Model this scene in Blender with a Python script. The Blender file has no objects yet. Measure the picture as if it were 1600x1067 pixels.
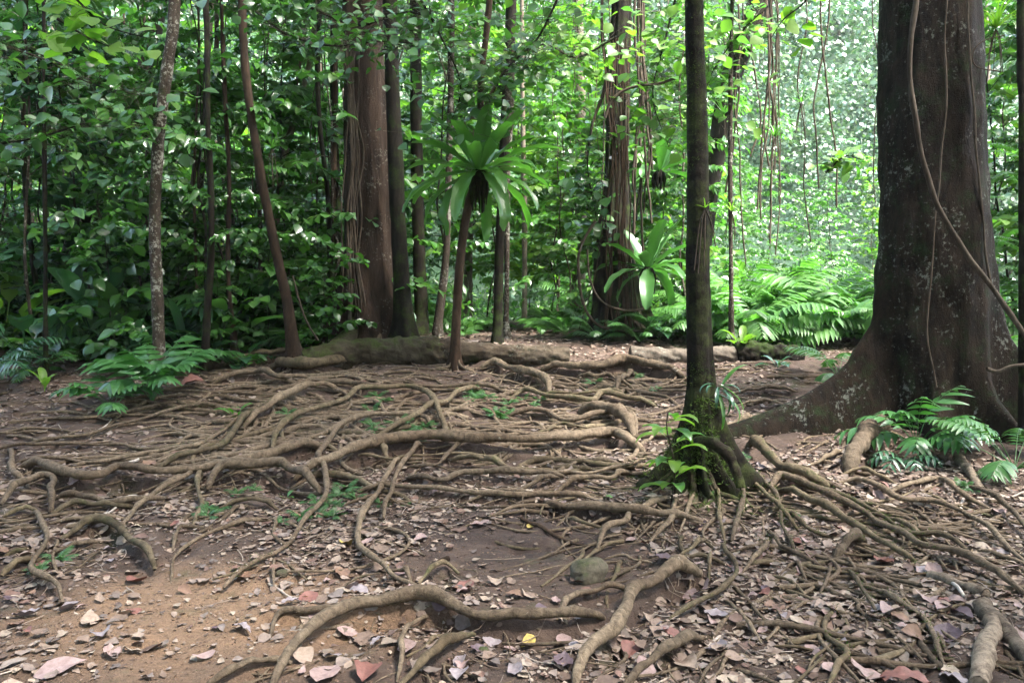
import bpy, math, random
import numpy as np
from mathutils import Vector
random.seed(7); rng = np.random.default_rng(7)
R = math.radians
S = bpy.context.scene
COL = S.collection

# ------------------------------------------------------------------ camera, world, sun, exposure
CAM_Z = 1.45; FPX = 1250.0; HOR = 450.0
PITCH = math.atan((533.5 - HOR) / FPX)
cam_d = bpy.data.cameras.new('camera'); cam = bpy.data.objects.new('camera', cam_d); COL.objects.link(cam)
cam.location = (0, 0, CAM_Z); cam.rotation_euler = (math.pi/2 - PITCH, 0, 0)
cam_d.sensor_width = 36; cam_d.lens = 36*FPX/1600; cam_d.clip_end = 500; cam_d.clip_start = 0.05
S.camera = cam
SUN_EL, SUN_AZ = 60, 120          # azimuth measured from +Y towards +X
w = bpy.data.worlds.new('World'); S.world = w; w.use_nodes = True
nt = w.node_tree; sky = nt.nodes.new('ShaderNodeTexSky'); sky.sky_type = 'NISHITA'; sky.sun_disc = False
sky.sun_elevation = R(SUN_EL); sky.sun_rotation = R(SUN_AZ); sky.dust_density = 3.0; sky.air_density = 1.0
bg = nt.nodes['Background']; bg.inputs['Strength'].default_value = 0.15
wb = nt.nodes.new('ShaderNodeMix'); wb.data_type = 'RGBA'; wb.blend_type = 'MULTIPLY'; wb.inputs[0].default_value = 1; wb.inputs[7].default_value = (1.03, .99, .93, 1)
nt.links.new(sky.outputs[0], wb.inputs[6]); nt.links.new(wb.outputs[2], bg.inputs['Color'])
sd = bpy.data.lights.new('sun', 'SUN'); sd.energy = 2.9; sd.angle = R(12); sd.color = (1.0, 0.98, 0.96)
so = bpy.data.objects.new('sun', sd); COL.objects.link(so); so.location = (20, 20, 60)
sdir = Vector((math.sin(R(SUN_AZ))*math.cos(R(SUN_EL)), math.cos(R(SUN_AZ))*math.cos(R(SUN_EL)), math.sin(R(SUN_EL))))
so.rotation_euler = sdir.to_track_quat('Z', 'Y').to_euler()
S.view_settings.view_transform = 'Standard'; S.view_settings.look = 'None'
S.view_settings.exposure = 3.7; S.view_settings.gamma = 1.0
S.render.engine = 'CYCLES'

# ------------------------------------------------------------------ helpers
def ray(px, py):
    dx = (px-800)/FPX; dz = -(py-533.5)/FPX
    c, s = math.cos(PITCH), math.sin(PITCH)
    return np.array([dx, c + dz*s, -s + dz*c])
def at(px, py, Y):
    d = ray(px, py); return np.array([0, 0, CAM_Z]) + d*(Y/d[1])
ROWS = [(1400,1.9),(1067,2.9),(980,3.45),(905,4.0),(850,4.5),(800,5.1),(750,5.75),(700,6.5),(650,7.5),(600,8.8),(565,10.0),(535,11.3),(517,14),(508,18)]
_ty = np.array([Y for _, Y in ROWS]); _tz = np.array([at(800, p, Y)[2] for p, Y in ROWS])
_fy = np.arange(-30, 140, 0.1)
_fz = np.interp(_fy, _ty, _tz)
_hill = np.clip(_fy-23, 0, None)
_fz = np.where(_fy > 18, _tz[-1], _fz) + 0.64*_hill*np.clip(_hill/12, 0, 1)
_k = np.exp(-np.linspace(-2, 2, 13)**2); _k /= _k.sum()
_fz = np.convolve(np.pad(_fz, 6, mode='edge'), _k, 'valid')
class SN:                                            # smooth noise as a sum of sines
    def __init__(s, n, k, seed):
        r = np.random.default_rng(seed); s.K = r.normal(size=(n, 3)); s.K /= np.linalg.norm(s.K, axis=1)[:, None]
        s.K *= (k*r.uniform(.6, 1.6, n))[:, None]; s.p = r.uniform(0, 6.28, n); s.n = n
    def __call__(s, P):
        P = np.asarray(P, float); return np.sin(P @ s.K.T + s.p).sum(-1)/math.sqrt(s.n)
n_lo = SN(8, 1.1, 1); n_mid = SN(10, 5, 2); n_hi = SN(12, 22, 3); n_vh = SN(14, 60, 4); n_uh = SN(14, 130, 5)
def hbase(x, y):
    x = np.asarray(x, float); y = np.asarray(y, float)
    P = np.stack([x, y, np.zeros_like(x+y)], -1) if x.shape == y.shape else None
    return np.interp(y, _fy, _fz) + (0.03*n_lo(P) if P is not None else 0)
def hit(px, py):
    d = ray(px, py); t = 1.0
    for i in range(900):
        p = np.array([0, 0, CAM_Z]) + d*t
        if p[2] < float(hbase(p[0:1], p[1:2])[0]): break
        t += 0.012*max(1, t/3)
    return p
def link(o, parent=None):
    COL.objects.link(o)
    if parent is not None: o.parent = parent
    return o
def tag(o, label=None, cat=None, group=None, kind=None):
    if label: o['label'] = label
    if cat: o['category'] = cat
    if group: o['group'] = group
    if kind: o['kind'] = kind
    return o
def thing(name, label, cat, loc=(0, 0, 0), group=None):
    o = bpy.data.objects.new(name, None); COL.objects.link(o); o.location = Vector(loc); o.empty_display_size = .1
    return tag(o, label, cat, group)
class G:                                             # geometry collector (quads)
    def __init__(s): s.V = []; s.F = []; s.M = []; s.n = 0
    def add(s, V, F, m=0):
        V = np.asarray(V, np.float32).reshape(-1, 3); F = np.asarray(F, np.int64).reshape(-1, 4)
        s.V.append(V); s.F.append(F + s.n); s.M.append(np.full(len(F), m, np.int32)); s.n += len(V); return s
    def mesh(s, name, mats, smooth=True, origin=(0, 0, 0)):
        V = np.concatenate(s.V) - np.asarray(origin, np.float32); F = np.concatenate(s.F).astype(np.int32); M = np.concatenate(s.M)
        me = bpy.data.meshes.new(name); me.vertices.add(len(V)); me.vertices.foreach_set('co', V.ravel())
        me.loops.add(len(F)*4); me.loops.foreach_set('vertex_index', F.ravel())
        me.polygons.add(len(F)); me.polygons.foreach_set('loop_start', np.arange(0, len(F)*4, 4, dtype=np.int32))
        me.polygons.foreach_set('loop_total', np.full(len(F), 4, np.int32))
        me.polygons.foreach_set('material_index', M); me.polygons.foreach_set('use_smooth', np.full(len(F), smooth))
        for m in (mats if isinstance(mats, (list, tuple)) else [mats]): me.materials.append(m)
        me.update(calc_edges=True); return me
    def obj(s, name, mats, parent=None, smooth=True, local=False):
        org = (0, 0, 0)
        if parent is not None and not local: org = tuple(parent.location)
        return link(bpy.data.objects.new(name, s.mesh(name, mats, smooth, org)), parent)
def grid_faces(a, b, wrap=False):
    i = np.arange(a-1)[:, None]*b; j = np.arange(b if wrap else b-1)[None]; j2 = (j+1) % b
    return np.stack([i+j, i+j2, i+b+j2, i+b+j], -1).reshape(-1, 4)
def resample(P, n):
    P = np.asarray(P, float); m = len(P)
    if m == 2: t = np.linspace(0, 1, n)[:, None]; return P[0]*(1-t)+P[1]*t
    Q = np.vstack([2*P[0]-P[1], P, 2*P[-1]-P[-2]]); out = []
    seg = np.linalg.norm(np.diff(P[:, :3], axis=0), axis=1); cum = np.r_[0, np.cumsum(seg)]; T = np.linspace(0, cum[-1], n)
    for t in T:
        i = min(np.searchsorted(cum, t, 'right')-1, m-2); u = (t-cum[i])/max(seg[i], 1e-6); u = min(max(u, 0), 1)
        a, b, c, d = Q[i], Q[i+1], Q[i+2], Q[i+3]
        out.append(0.5*((2*b)+(c-a)*u+(2*a-5*b+4*c-d)*u*u+(3*b-a-3*c+d)*u**3))
    return np.array(out)
def tube(g, P, rad, sides=8, noise=0.0, m=0, cap=True, nz=None):
    P = np.asarray(P, float); n = len(P); rad = np.broadcast_to(rad, n).astype(float)
    T = np.gradient(P, axis=0); T /= np.linalg.norm(T, axis=1)[:, None]+1e-9
    up = np.array([0, 0, 1.0]) if abs(T[0][2]) < .8 else np.array([0, 1.0, 0])
    A = np.zeros_like(P); a = np.cross(T[0], up); a /= np.linalg.norm(a)
    for i in range(n):
        a = a - T[i]*np.dot(a, T[i]); a /= np.linalg.norm(a)+1e-9; A[i] = a
    B = np.cross(T, A); th = np.linspace(0, 2*math.pi, sides, endpoint=False)
    D = A[:, None]*np.cos(th)[None, :, None] + B[:, None]*np.sin(th)[None, :, None]
    V = P[:, None] + D*rad[:, None, None]
    if noise:
        f = nz or n_hi
        V = V + D*(rad[:, None]*noise*(f(V)*.5+.55*n_vh(V)+.45*n_uh(V)))[..., None]
    g.add(V, grid_faces(n, sides, True), m)
    return g
# ------------------------------------------------------------------ materials
def new_mat(name):
    m = bpy.data.materials.new(name); m.use_nodes = True; nt = m.node_tree; nt.nodes.clear()
    out = nt.nodes.new('ShaderNodeOutputMaterial'); return m, nt, out
def nd(nt, t, **kw):
    n = nt.nodes.new(t)
    for k, v in kw.items():
        if k.startswith('_'): setattr(n, k[1:], v)
        else: n.inputs[k.replace('0', ' ') if False else k].default_value = v
    return n
def noise_n(nt, vec, scale, detail=4, rough=.6, dist=0):
    n = nt.nodes.new('ShaderNodeTexNoise'); n.inputs['Scale'].default_value = scale; n.inputs['Detail'].default_value = detail
    n.inputs['Roughness'].default_value = rough; n.inputs['Distortion'].default_value = dist; nt.links.new(vec, n.inputs['Vector']); return n.outputs['Fac']
def ramp(nt, fac, stops):
    n = nt.nodes.new('ShaderNodeValToRGB'); e = n.color_ramp.elements
    while len(e) > 1: e.remove(e[0])
    e[0].position = stops[0][0]; e[0].color = (*stops[0][1], 1)
    for p, c in stops[1:]:
        x = e.new(p); x.color = (*c, 1)
    nt.links.new(fac, n.inputs[0]); return n.outputs[0]
def mix(nt, fac, a, b, mode='MIX'):
    n = nt.nodes.new('ShaderNodeMix'); n.data_type = 'RGBA'; n.blend_type = mode
    for sock, v in ((n.inputs[0], fac), (n.inputs[6], a), (n.inputs[7], b)):
        if isinstance(v, bpy.types.NodeSocket): nt.links.new(v, sock)
        elif isinstance(v, (int, float)): sock.default_value = v
        else: sock.default_value = (*v, 1)
    return n.outputs[2]
def mathn(nt, op, a, b=0.0, clamp=False):
    n = nt.nodes.new('ShaderNodeMath'); n.operation = op; n.use_clamp = clamp
    for sock, v in ((n.inputs[0], a), (n.inputs[1], b)):
        if isinstance(v, bpy.types.NodeSocket): nt.links.new(v, sock)
        else: sock.default_value = v
    return n.outputs[0]
def bump(nt, h, strength, dist):
    n = nt.nodes.new('ShaderNodeBump'); n.inputs['Strength'].default_value = strength; n.inputs['Distance'].default_value = dist
    nt.links.new(h, n.inputs['Height']); return n.outputs[0]
def coords(nt, scale=(1, 1, 1), world=True):
    if world: src = nt.nodes.new('ShaderNodeNewGeometry').outputs['Position']
    else: src = nt.nodes.new('ShaderNodeTexCoord').outputs['Object']
    mp = nt.nodes.new('ShaderNodeMapping'); mp.inputs['Scale'].default_value = scale; nt.links.new(src, mp.inputs[0]); return mp.outputs[0]
def leaf_mat(name, cols, trans=.35, rough=.35, spec=.5, tcol=(1.15, 1.5, .65), vein=0):
    m, nt, out = new_mat(name); g = nt.nodes.new('ShaderNodeNewGeometry')
    c = ramp(nt, g.outputs['Random Per Island'], [(i/(len(cols)-1) if len(cols) > 1 else 0, c) for i, c in enumerate(cols)])
    v = coords(nt, (1, 1, 1)); nf = noise_n(nt, v, 18, 2)
    c = mix(nt, mathn(nt, 'MULTIPLY', nf, .5), c, mix(nt, 1.0, c, (.45, .5, .4), 'MULTIPLY'))
    p = nd(nt, 'ShaderNodeBsdfPrincipled'); nt.links.new(c, p.inputs['Base Color']); p.inputs['Roughness'].default_value = rough
    p.inputs['Specular IOR Level'].default_value = spec
    t = nt.nodes.new('ShaderNodeBsdfTranslucent'); nt.links.new(mix(nt, 1.0, c, tcol, 'MULTIPLY'), t.inputs[0])
    ms = nt.nodes.new('ShaderNodeMixShader'); ms.inputs[0].default_value = trans
    nt.links.new(p.outputs[0], ms.inputs[1]); nt.links.new(t.outputs[0], ms.inputs[2]); nt.links.new(ms.outputs[0], out.inputs[0])
    b = bump(nt, noise_n(nt, v, 60, 2), .3, .004); nt.links.new(b, p.inputs['Normal'])
    return m
def bark_mat(name, dark, light, stretch=.25, scale=14, moss=0.0, mosscol=(.035, .06, .012), lichen=0.0, lichcol=(.28, .30, .26), bumpd=.02, rough=.85, world=True, updir=.6, patch=2.2, ring=0):
    m, nt, out = new_mat(name); v = coords(nt, (1, 1, stretch), world); v1 = coords(nt, (1, 1, 1), world)
    a = noise_n(nt, v, scale, 8, .7, .4); b2 = noise_n(nt, v1, patch, 3, .6)
    c = ramp(nt, a, [(.32, dark), (.68, light)])
    c = mix(nt, ramp(nt, b2, [(.4, (0, 0, 0)), (.65, (1, 1, 1))]), c, mix(nt, 1.0, c, (.62, .58, .55), 'MULTIPLY'))
    fine = noise_n(nt, v1, 90, 4, .7); c = mix(nt, mathn(nt, 'MULTIPLY', fine, .5), c, mix(nt, 1.0, c, (.5, .5, .5), 'MULTIPLY'))
    if moss > 0:
        g = nt.nodes.new('ShaderNodeNewGeometry'); sx = nt.nodes.new('ShaderNodeSeparateXYZ'); nt.links.new(g.outputs['Normal'], sx.inputs[0])
        up = mathn(nt, 'MULTIPLY', sx.outputs[2], updir*.35)
        f = mathn(nt, 'ADD', mathn(nt, 'ADD', noise_n(nt, v1, 5, 6, .75), up), moss-.62)
        f = mathn(nt, 'MULTIPLY', f, 6, True)
        mc = ramp(nt, noise_n(nt, v1, 55, 3), [(.3, tuple(x*.4 for x in mosscol)), (.7, mosscol)])
        c = mix(nt, f, c, mc)
    if lichen > 0:
        lf = noise_n(nt, v1, 26, 5, .75); lf2 = noise_n(nt, v1, 3.0, 2)
        f = mathn(nt, 'ADD', mathn(nt, 'ADD', lf, mathn(nt, 'MULTIPLY', lf2, .5)), lichen-1.0); f = mathn(nt, 'MULTIPLY', f, 12, True)
        c = mix(nt, f, c, lichcol)
    oi = nt.nodes.new('ShaderNodeObjectInfo'); c = mix(nt, 1.0, c, ramp(nt, oi.outputs['Random'], [(0, (.62, .6, .56)), (.5, (.9, .86, .8)), (1, (1.12, 1.08, 1.0))]), 'MULTIPLY')
    p = nd(nt, 'ShaderNodeBsdfPrincipled'); nt.links.new(c, p.inputs['Base Color']); p.inputs['Roughness'].default_value = rough; p.inputs['Specular IOR Level'].default_value = .12
    h = mathn(nt, 'ADD', a, mathn(nt, 'MULTIPLY', fine, .35))
    if ring:
        wv = nt.nodes.new('ShaderNodeTexWave'); wv.wave_type = 'BANDS'; wv.bands_direction = 'Z'; wv.inputs['Scale'].default_value = ring; wv.inputs['Distortion'].default_value = 3; wv.inputs['Detail'].default_value = 3
        nt.links.new(v1, wv.inputs[0]); h = mathn(nt, 'ADD', h, mathn(nt, 'MULTIPLY', wv.outputs['Fac'], .25))
    nt.links.new(bump(nt, h, .9, bumpd), p.inputs['Normal']); nt.links.new(p.outputs[0], out.inputs[0]); return m
def flat_mat(name, cols, rough=.8, scale=30, bumpd=.003):
    m, nt, out = new_mat(name); v = coords(nt); g = nt.nodes.new('ShaderNodeNewGeometry')
    c = ramp(nt, g.outputs['Random Per Island'], [(i/max(1, len(cols)-1), c) for i, c in enumerate(cols)])
    f = noise_n(nt, v, scale, 5, .7); c = mix(nt, ramp(nt, f, [(.35, (.75, .75, .75)), (.7, (0, 0, 0))]), c, mix(nt, 1.0, c, (.45, .4, .38), 'MULTIPLY'))
    p = nd(nt, 'ShaderNodeBsdfPrincipled'); nt.links.new(c, p.inputs['Base Color']); p.inputs['Roughness'].default_value = rough; p.inputs['Specular IOR Level'].default_value = .35
    nt.links.new(bump(nt, noise_n(nt, v, scale*2.5, 4), .6, bumpd), p.inputs['Normal']); nt.links.new(p.outputs[0], out.inputs[0]); return m

GA, GB, GC, GD = (.03, .085, .02), (.05, .14, .028), (.075, .19, .035), (.12, .23, .04)
M = {}
M['leaf_dark'] = leaf_mat('leaf_dark', [GA, GB, GA, GC, GB], .3, .27, .8)
M['leaf_mid'] = leaf_mat('leaf_mid', [GA, GB, GC, GB, GD], .4, .3, .7)
M['leaf_light'] = leaf_mat('leaf_light', [GB, GC, GD, (.13, .24, .03), GC, (.14, .22, .03)], .5, .45, .45)
M['leaf_hill'] = leaf_mat('leaf_hill', [(.03, .075, .04), (.05, .115, .07), (.09, .16, .11), (.08, .15, .07), (.18, .23, .16), (.05, .115, .07)], .2, .35, .8)  # pale cool stops put the far haze into the leaf colour
M['leaf_blue'] = leaf_mat('leaf_blue', [(.02, .06, .025), (.03, .085, .04), (.045, .12, .055)], .25, .27, .85)
M['leaf_shrub'] = leaf_mat('shrub_leaf', [(.03, .10, .025), (.045, .135, .035), (.06, .17, .045)], .3, .34, .6)
M['fern'] = leaf_mat('fern_leaf', [GB, (.055, .15, .035), GC, (.08, .18, .04)], .45, .45, .4)
M['fern_dark'] = leaf_mat('fern_leaf_dark', [GA, GB, (.03, .10, .03)], .3, .42, .5)
M['nest'] = leaf_mat('nest_fern_leaf', [(.04, .125, .022), (.06, .165, .03), (.08, .20, .035)], .45, .3, .7)
M['yellowleaf'] = leaf_mat('lime_leaf', [(.13, .26, .03), (.18, .3, .04), (.11, .24, .03)], .55, .5, .3)
M['moss'] = leaf_mat('moss_green', [(.03, .055, .012), (.06, .10, .022), (.05, .07, .02), (.09, .14, .03)], .3, .8, .1)
M['bark_red'] = bark_mat('bark_reddish', (.016, .0105, .008), (.095, .064, .046), .15, 10, moss=.0, bumpd=.06, lichen=.13, lichcol=(.2, .19, .16), patch=1.3)
M['bark_dark'] = bark_mat('bark_dark_mossy', (.005, .004, .003), (.026, .021, .015), .3, 16, moss=.12, updir=.3)  # albedo lowered so the bark colour itself carries the trunks' shade
M['bark_huge'] = bark_mat('bark_huge_lichen', (.004, .003, .002), (.034, .023, .015), .3, 14, moss=.11, mosscol=(.02, .035, .012), lichen=.15, lichcol=(.12, .13, .115), updir=.2, bumpd=.045)  # near black: shade on the viewer's side is put into this bark
M['bark_thin'] = bark_mat('bark_thin_mottled', (.02, .016, .012), (.09, .07, .054), .5, 25, moss=.05, lichen=.2, lichcol=(.25, .25, .22))
M['bark_brown'] = bark_mat('bark_thin_brown', (.02, .0135, .009), (.085, .056, .038), .3, 20, bumpd=.01)
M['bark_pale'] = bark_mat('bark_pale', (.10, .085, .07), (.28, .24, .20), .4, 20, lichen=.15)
M['bark_moss6'] = bark_mat('bark_mossy_pole', (.004, .0035, .002), (.024, .018, .012), .5, 24, moss=.15, mosscol=(.05, .065, .018), updir=.1, bumpd=.015, ring=3)  # pole darkened in its colour, standing in for shade
M['root'] = bark_mat('root_bark', (.058, .044, .030), (.235, .185, .135), .7, 30, moss=.03, mosscol=(.07, .085, .03), updir=-.2, bumpd=.016, patch=1.5, rough=.75, lichen=.07, lichcol=(.3, .27, .23))
M['root_moss'] = bark_mat('root_bark_mossy', (.055, .044, .028), (.21, .17, .115), .8, 24, moss=.09, mosscol=(.065, .08, .03), updir=.0, bumpd=.012)
M['log'] = bark_mat('log_bark', (.045, .034, .024), (.22, .18, .135), 1, 9, moss=.08, mosscol=(.05, .065, .022), updir=-.3, bumpd=.05, lichen=.15)
M['log_moss'] = bark_mat('log_bark_mossy', (.035, .03, .02), (.13, .11, .08), 1, 10, moss=.10, mosscol=(.06, .085, .02), updir=.35, bumpd=.03)
M['vine'] = bark_mat('vine_bark', (.035, .027, .02), (.12, .098, .077), .3, 30, bumpd=.004)
M['stone'] = bark_mat('stone_mossy', (.09, .08, .06), (.20, .18, .135), 1, 14, moss=.02, mosscol=(.07, .085, .035), bumpd=.012, rough=.7)
M['wood_rot'] = bark_mat('rotten_wood', (.06, .045, .035), (.3, .25, .2), .6, 22, bumpd=.015)
LC = {'red': [(.14, .055, .042), (.18, .08, .06)], 'pink': [(.29, .205, .185), (.24, .17, .155)], 'tan': [(.29, .22, .165), (.24, .185, .14)], 'grey': [(.26, .22, .22), (.2, .17, .175)],
      'purple': [(.10, .065, .075), (.075, .05, .055)], 'brown': [(.14, .08, .05), (.19, .115, .075)], 'yellow': [(.42, .3, .07), (.38, .3, .09)], 'green': [(.08, .17, .04), (.1, .19, .06)]}
for k, c in LC.items(): M['l_'+k] = flat_mat('fallen_leaf_'+k, c, .62, 35, .003)
M['litter'] = flat_mat('leaf_litter', [(.08, .050, .035), (.19, .135, .10), (.13, .09, .065), (.29, .22, .165), (.10, .08, .07), (.24, .18, .14), (.16, .13, .115), (.32, .26, .195), (.07, .05, .04), (.16, .09, .065)], .7, 40, .002)
M['crumb'] = flat_mat('soil_crumb', [(.05, .03, .02), (.11, .07, .045), (.17, .11, .07), (.08, .05, .035), (.24, .18, .13)], .9, 60, .002)
M['twig'] = flat_mat('twig_wood', [(.12, .085, .06), (.25, .19, .14), (.4, .34, .28), (.16, .11, .08)], .8, 50, .002)
M['white_twig'] = flat_mat('bleached_wood', [(.42, .38, .33), (.34, .3, .26)], .8, 40, .002)
def ground_mat():
    m, nt, out = new_mat('soil'); v = coords(nt)
    big = noise_n(nt, v, .55, 4, .6); mid = noise_n(nt, v, 6, 6, .7); fine = noise_n(nt, v, 45, 6, .75); vf = noise_n(nt, v, 160, 4, .7)
    c = ramp(nt, mid, [(.3, (.040, .024, .016)), (.55, (.078, .050, .035)), (.75, (.13, .088, .063))])
    # ochre clay shows where the path is worn bare on the lower left, dark mud in the middle hollow
    g = nt.nodes.new('ShaderNodeNewGeometry'); sx = nt.nodes.new('ShaderNodeSeparateXYZ'); nt.links.new(g.outputs['Position'], sx.inputs[0])
    def blob(cx, cy, rx, ry):
        a = mathn(nt, 'POWER', mathn(nt, 'DIVIDE', mathn(nt, 'SUBTRACT', sx.outputs[0], cx), rx), 2); b = mathn(nt, 'POWER', mathn(nt, 'DIVIDE', mathn(nt, 'SUBTRACT', sx.outputs[1], cy), ry), 2)
        return mathn(nt, 'SUBTRACT', mathn(nt, 'ADD', 1.35, mathn(nt, 'MULTIPLY', mathn(nt, 'SUBTRACT', big, .5), 2.2)), mathn(nt, 'ADD', a, b), True)
    c = mix(nt, blob(-1.35, 3.5, .95, .75), c, ramp(nt, fine, [(.3, (.13, .078, .045)), (.7, (.25, .155, .092))]))
    c = mix(nt, blob(.05, 4.75, .75, .55), c, ramp(nt, mid, [(.3, (.026, .016, .012)), (.7, (.08, .052, .039))]))
    gm = mathn(nt, 'MULTIPLY', mathn(nt, 'SUBTRACT', noise_n(nt, v, 1.8, 5, .7), .57), 9, True)
    c = mix(nt, mathn(nt, 'MULTIPLY', gm, .55), c, (.055, .06, .022))
    far = mathn(nt, 'MULTIPLY', mathn(nt, 'SUBTRACT', mathn(nt, 'ADD', sx.outputs[1], mathn(nt, 'MULTIPLY', big, 4)), 21), .4, True)   # low green cover on the slope
    c = mix(nt, far, c, ramp(nt, mid, [(.3, (.018, .045, .02)), (.7, (.04, .09, .045))]))
    c = mix(nt, mathn(nt, 'MULTIPLY', vf, .5), c, mix(nt, 1.0, c, (.5, .5, .5), 'MULTIPLY'))
    p = nd(nt, 'ShaderNodeBsdfPrincipled'); nt.links.new(c, p.inputs['Base Color']); p.inputs['Roughness'].default_value = .85; p.inputs['Specular IOR Level'].default_value = .3
    h = mathn(nt, 'ADD', mathn(nt, 'ADD', mathn(nt, 'MULTIPLY', mid, 2.0), fine), mathn(nt, 'MULTIPLY', vf, .4))
    nt.links.new(bump(nt, h, 1.0, .018), p.inputs['Normal']); nt.links.new(p.outputs[0], out.inputs[0]); return m
M['soil'] = ground_mat()

# ------------------------------------------------------------------ leaf templates
def tpl(prof, fold=.12, droop=.15, ts=None, curl=0, wave=0):
    n = len(prof); ts = ts or np.linspace(0, 1, n); V = []
    for t, wd in zip(ts, prof):
        for s in (-1, 0, 1): V.append((t, s*wd, abs(s)*fold*wd*2 - droop*t*t + curl*math.sin(t*3.1)*1 + wave*s*math.sin(t*7)))
    return np.array(V), grid_faces(n, 3)
T_OV = tpl([.04, .36, .46, .30, .01]); T_OV2 = tpl([.03, .40, .38, .01], .18, .35)
T_LA = tpl([.03, .17, .15, .01], .1, .3); T_STR = tpl([.05, .11, .12, .09, .01], .1, .3)
T_RND = tpl([.1, .5, .55, .4, .02], .06, .2); T_DIA = (np.array([(0, 0, 0), (.45, -.42, .06), (1, 0, -.1), (.5, .4, .08)]), np.array([[0, 1, 2, 3]]))
def nrm(A): return A/(np.linalg.norm(A, axis=-1, keepdims=True)+1e-9)
def leaves(g, P, D, N, L, W=None, tp=T_OV, m=0):
    P = np.asarray(P, float); n = len(P)
    if n == 0: return g
    D = nrm(np.asarray(D, float)); B = nrm(np.cross(N, D)); N = np.cross(D, B); L = np.broadcast_to(L, n).astype(float); W = L if W is None else np.broadcast_to(W, n)
    V0, F0 = tp; t, s, h = V0.T
    V = P[:, None] + (L[:, None]*t)[..., None]*D[:, None] + (W[:, None]*s)[..., None]*B[:, None] + (L[:, None]*h)[..., None]*N[:, None]
    F = F0[None] + (np.arange(n)*len(V0))[:, None, None]; return g.add(V, F, m)
def rdir(n, zup=0.0):
    v = rng.normal(size=(n, 3)); v[:, 2] += zup; return nrm(v)
def az_dir(az, el): return np.array([math.cos(az)*math.cos(el), math.sin(az)*math.cos(el), math.sin(el)])
def strap(g, P0, az, el, L, W, droop=1.0, prof=None, fold=.15, n=12, wavy=.06, m=0, stalk=0.0):
    """one long arching leaf blade with a folded midrib and wavy margin"""
    prof = prof or (lambda t: max(.02, math.sin(math.pi*min(1, t*.97+.03))**.55*(1-.25*t)))
    p = np.array(P0, float); pts = []; a = el; ph = rng.uniform(0, 6.28)
    for i in range(n+1):
        pts.append(p.copy()); t = i/n; a2 = a - droop*t*t*1.4
        p = p + az_dir(az, a2)*L/n
    pts = np.array(pts); T = nrm(np.gradient(pts, axis=0)); side = np.array([-math.sin(az), math.cos(az), 0.0]); Nn = nrm(np.cross(T, side[None]))
    Nn = np.where(Nn[:, 2:3] < -1e9, -Nn, Nn)
    V = []
    for i, q in enumerate(pts):
        t = i/n; hw = W/2*(prof((t-stalk)/(1-stalk)) if t > stalk else .06)
        for s in (-1, -.5, 0, .5, 1): V.append(q + side*s*hw + Nn[i]*(abs(s)*fold*hw*2*(-1 if Nn[i][2] < 0 else 1) + (wavy*W*abs(s)**2*math.sin(t*22+ph+s*2))*(.5)))
    return g.add(V, grid_faces(n+1, 5), m)
def frond(g, P0, az, el, L, droop, ll, lw, n, ang=70, tp=T_STR, m=0, m_st=None, stalk=.18, rr=.004, hang=.25, roll=0):
    """pinnate frond: rachis and paired leaflets"""
    K = 14; p = np.array(P0, float); pts = []
    for i in range(K+1):
        pts.append(p.copy()); p = p + az_dir(az, el - droop*(i/K)**1.5)*L/K
    pts = np.array(pts); T = nrm(np.gradient(pts, axis=0)); side0 = np.array([-math.sin(az), math.cos(az), 0.0])
    tube(g, pts, np.linspace(rr, rr*.3, K+1), 4, m=m if m_st is None else m_st)
    ts = np.linspace(stalk, .985, n); idx = ts*K; i0 = np.minimum(idx.astype(int), K-1); u = (idx-i0)[:, None]
    Q = pts[i0]*(1-u)+pts[i0+1]*u; TT = nrm(T[i0]*(1-u)+T[i0+1]*u); Nn = nrm(np.cross(TT, side0[None])); Nn = np.where(Nn[:, 2:3] < 0, -Nn, Nn)
    tt = (ts-stalk)/(1-stalk); LL = ll*np.clip(np.sin(np.pi*(tt*.86+.12))**.7, .12, 1)
    a = R(ang)*(1-.45*tt)
    for s in (-1, 1):
        D = TT*np.cos(a)[:, None] + s*side0*np.sin(a)[:, None] + Nn*(-hang+rng.normal(0, .07, n))[:, None]
        leaves(g, Q, D, Nn + rng.normal(0, .12, (n, 3)) + s*side0*roll, LL*rng.uniform(.9, 1.1, n), LL*0+lw*.8*np.clip(LL/ll, .4, 1), tp, m)
    return g

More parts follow.
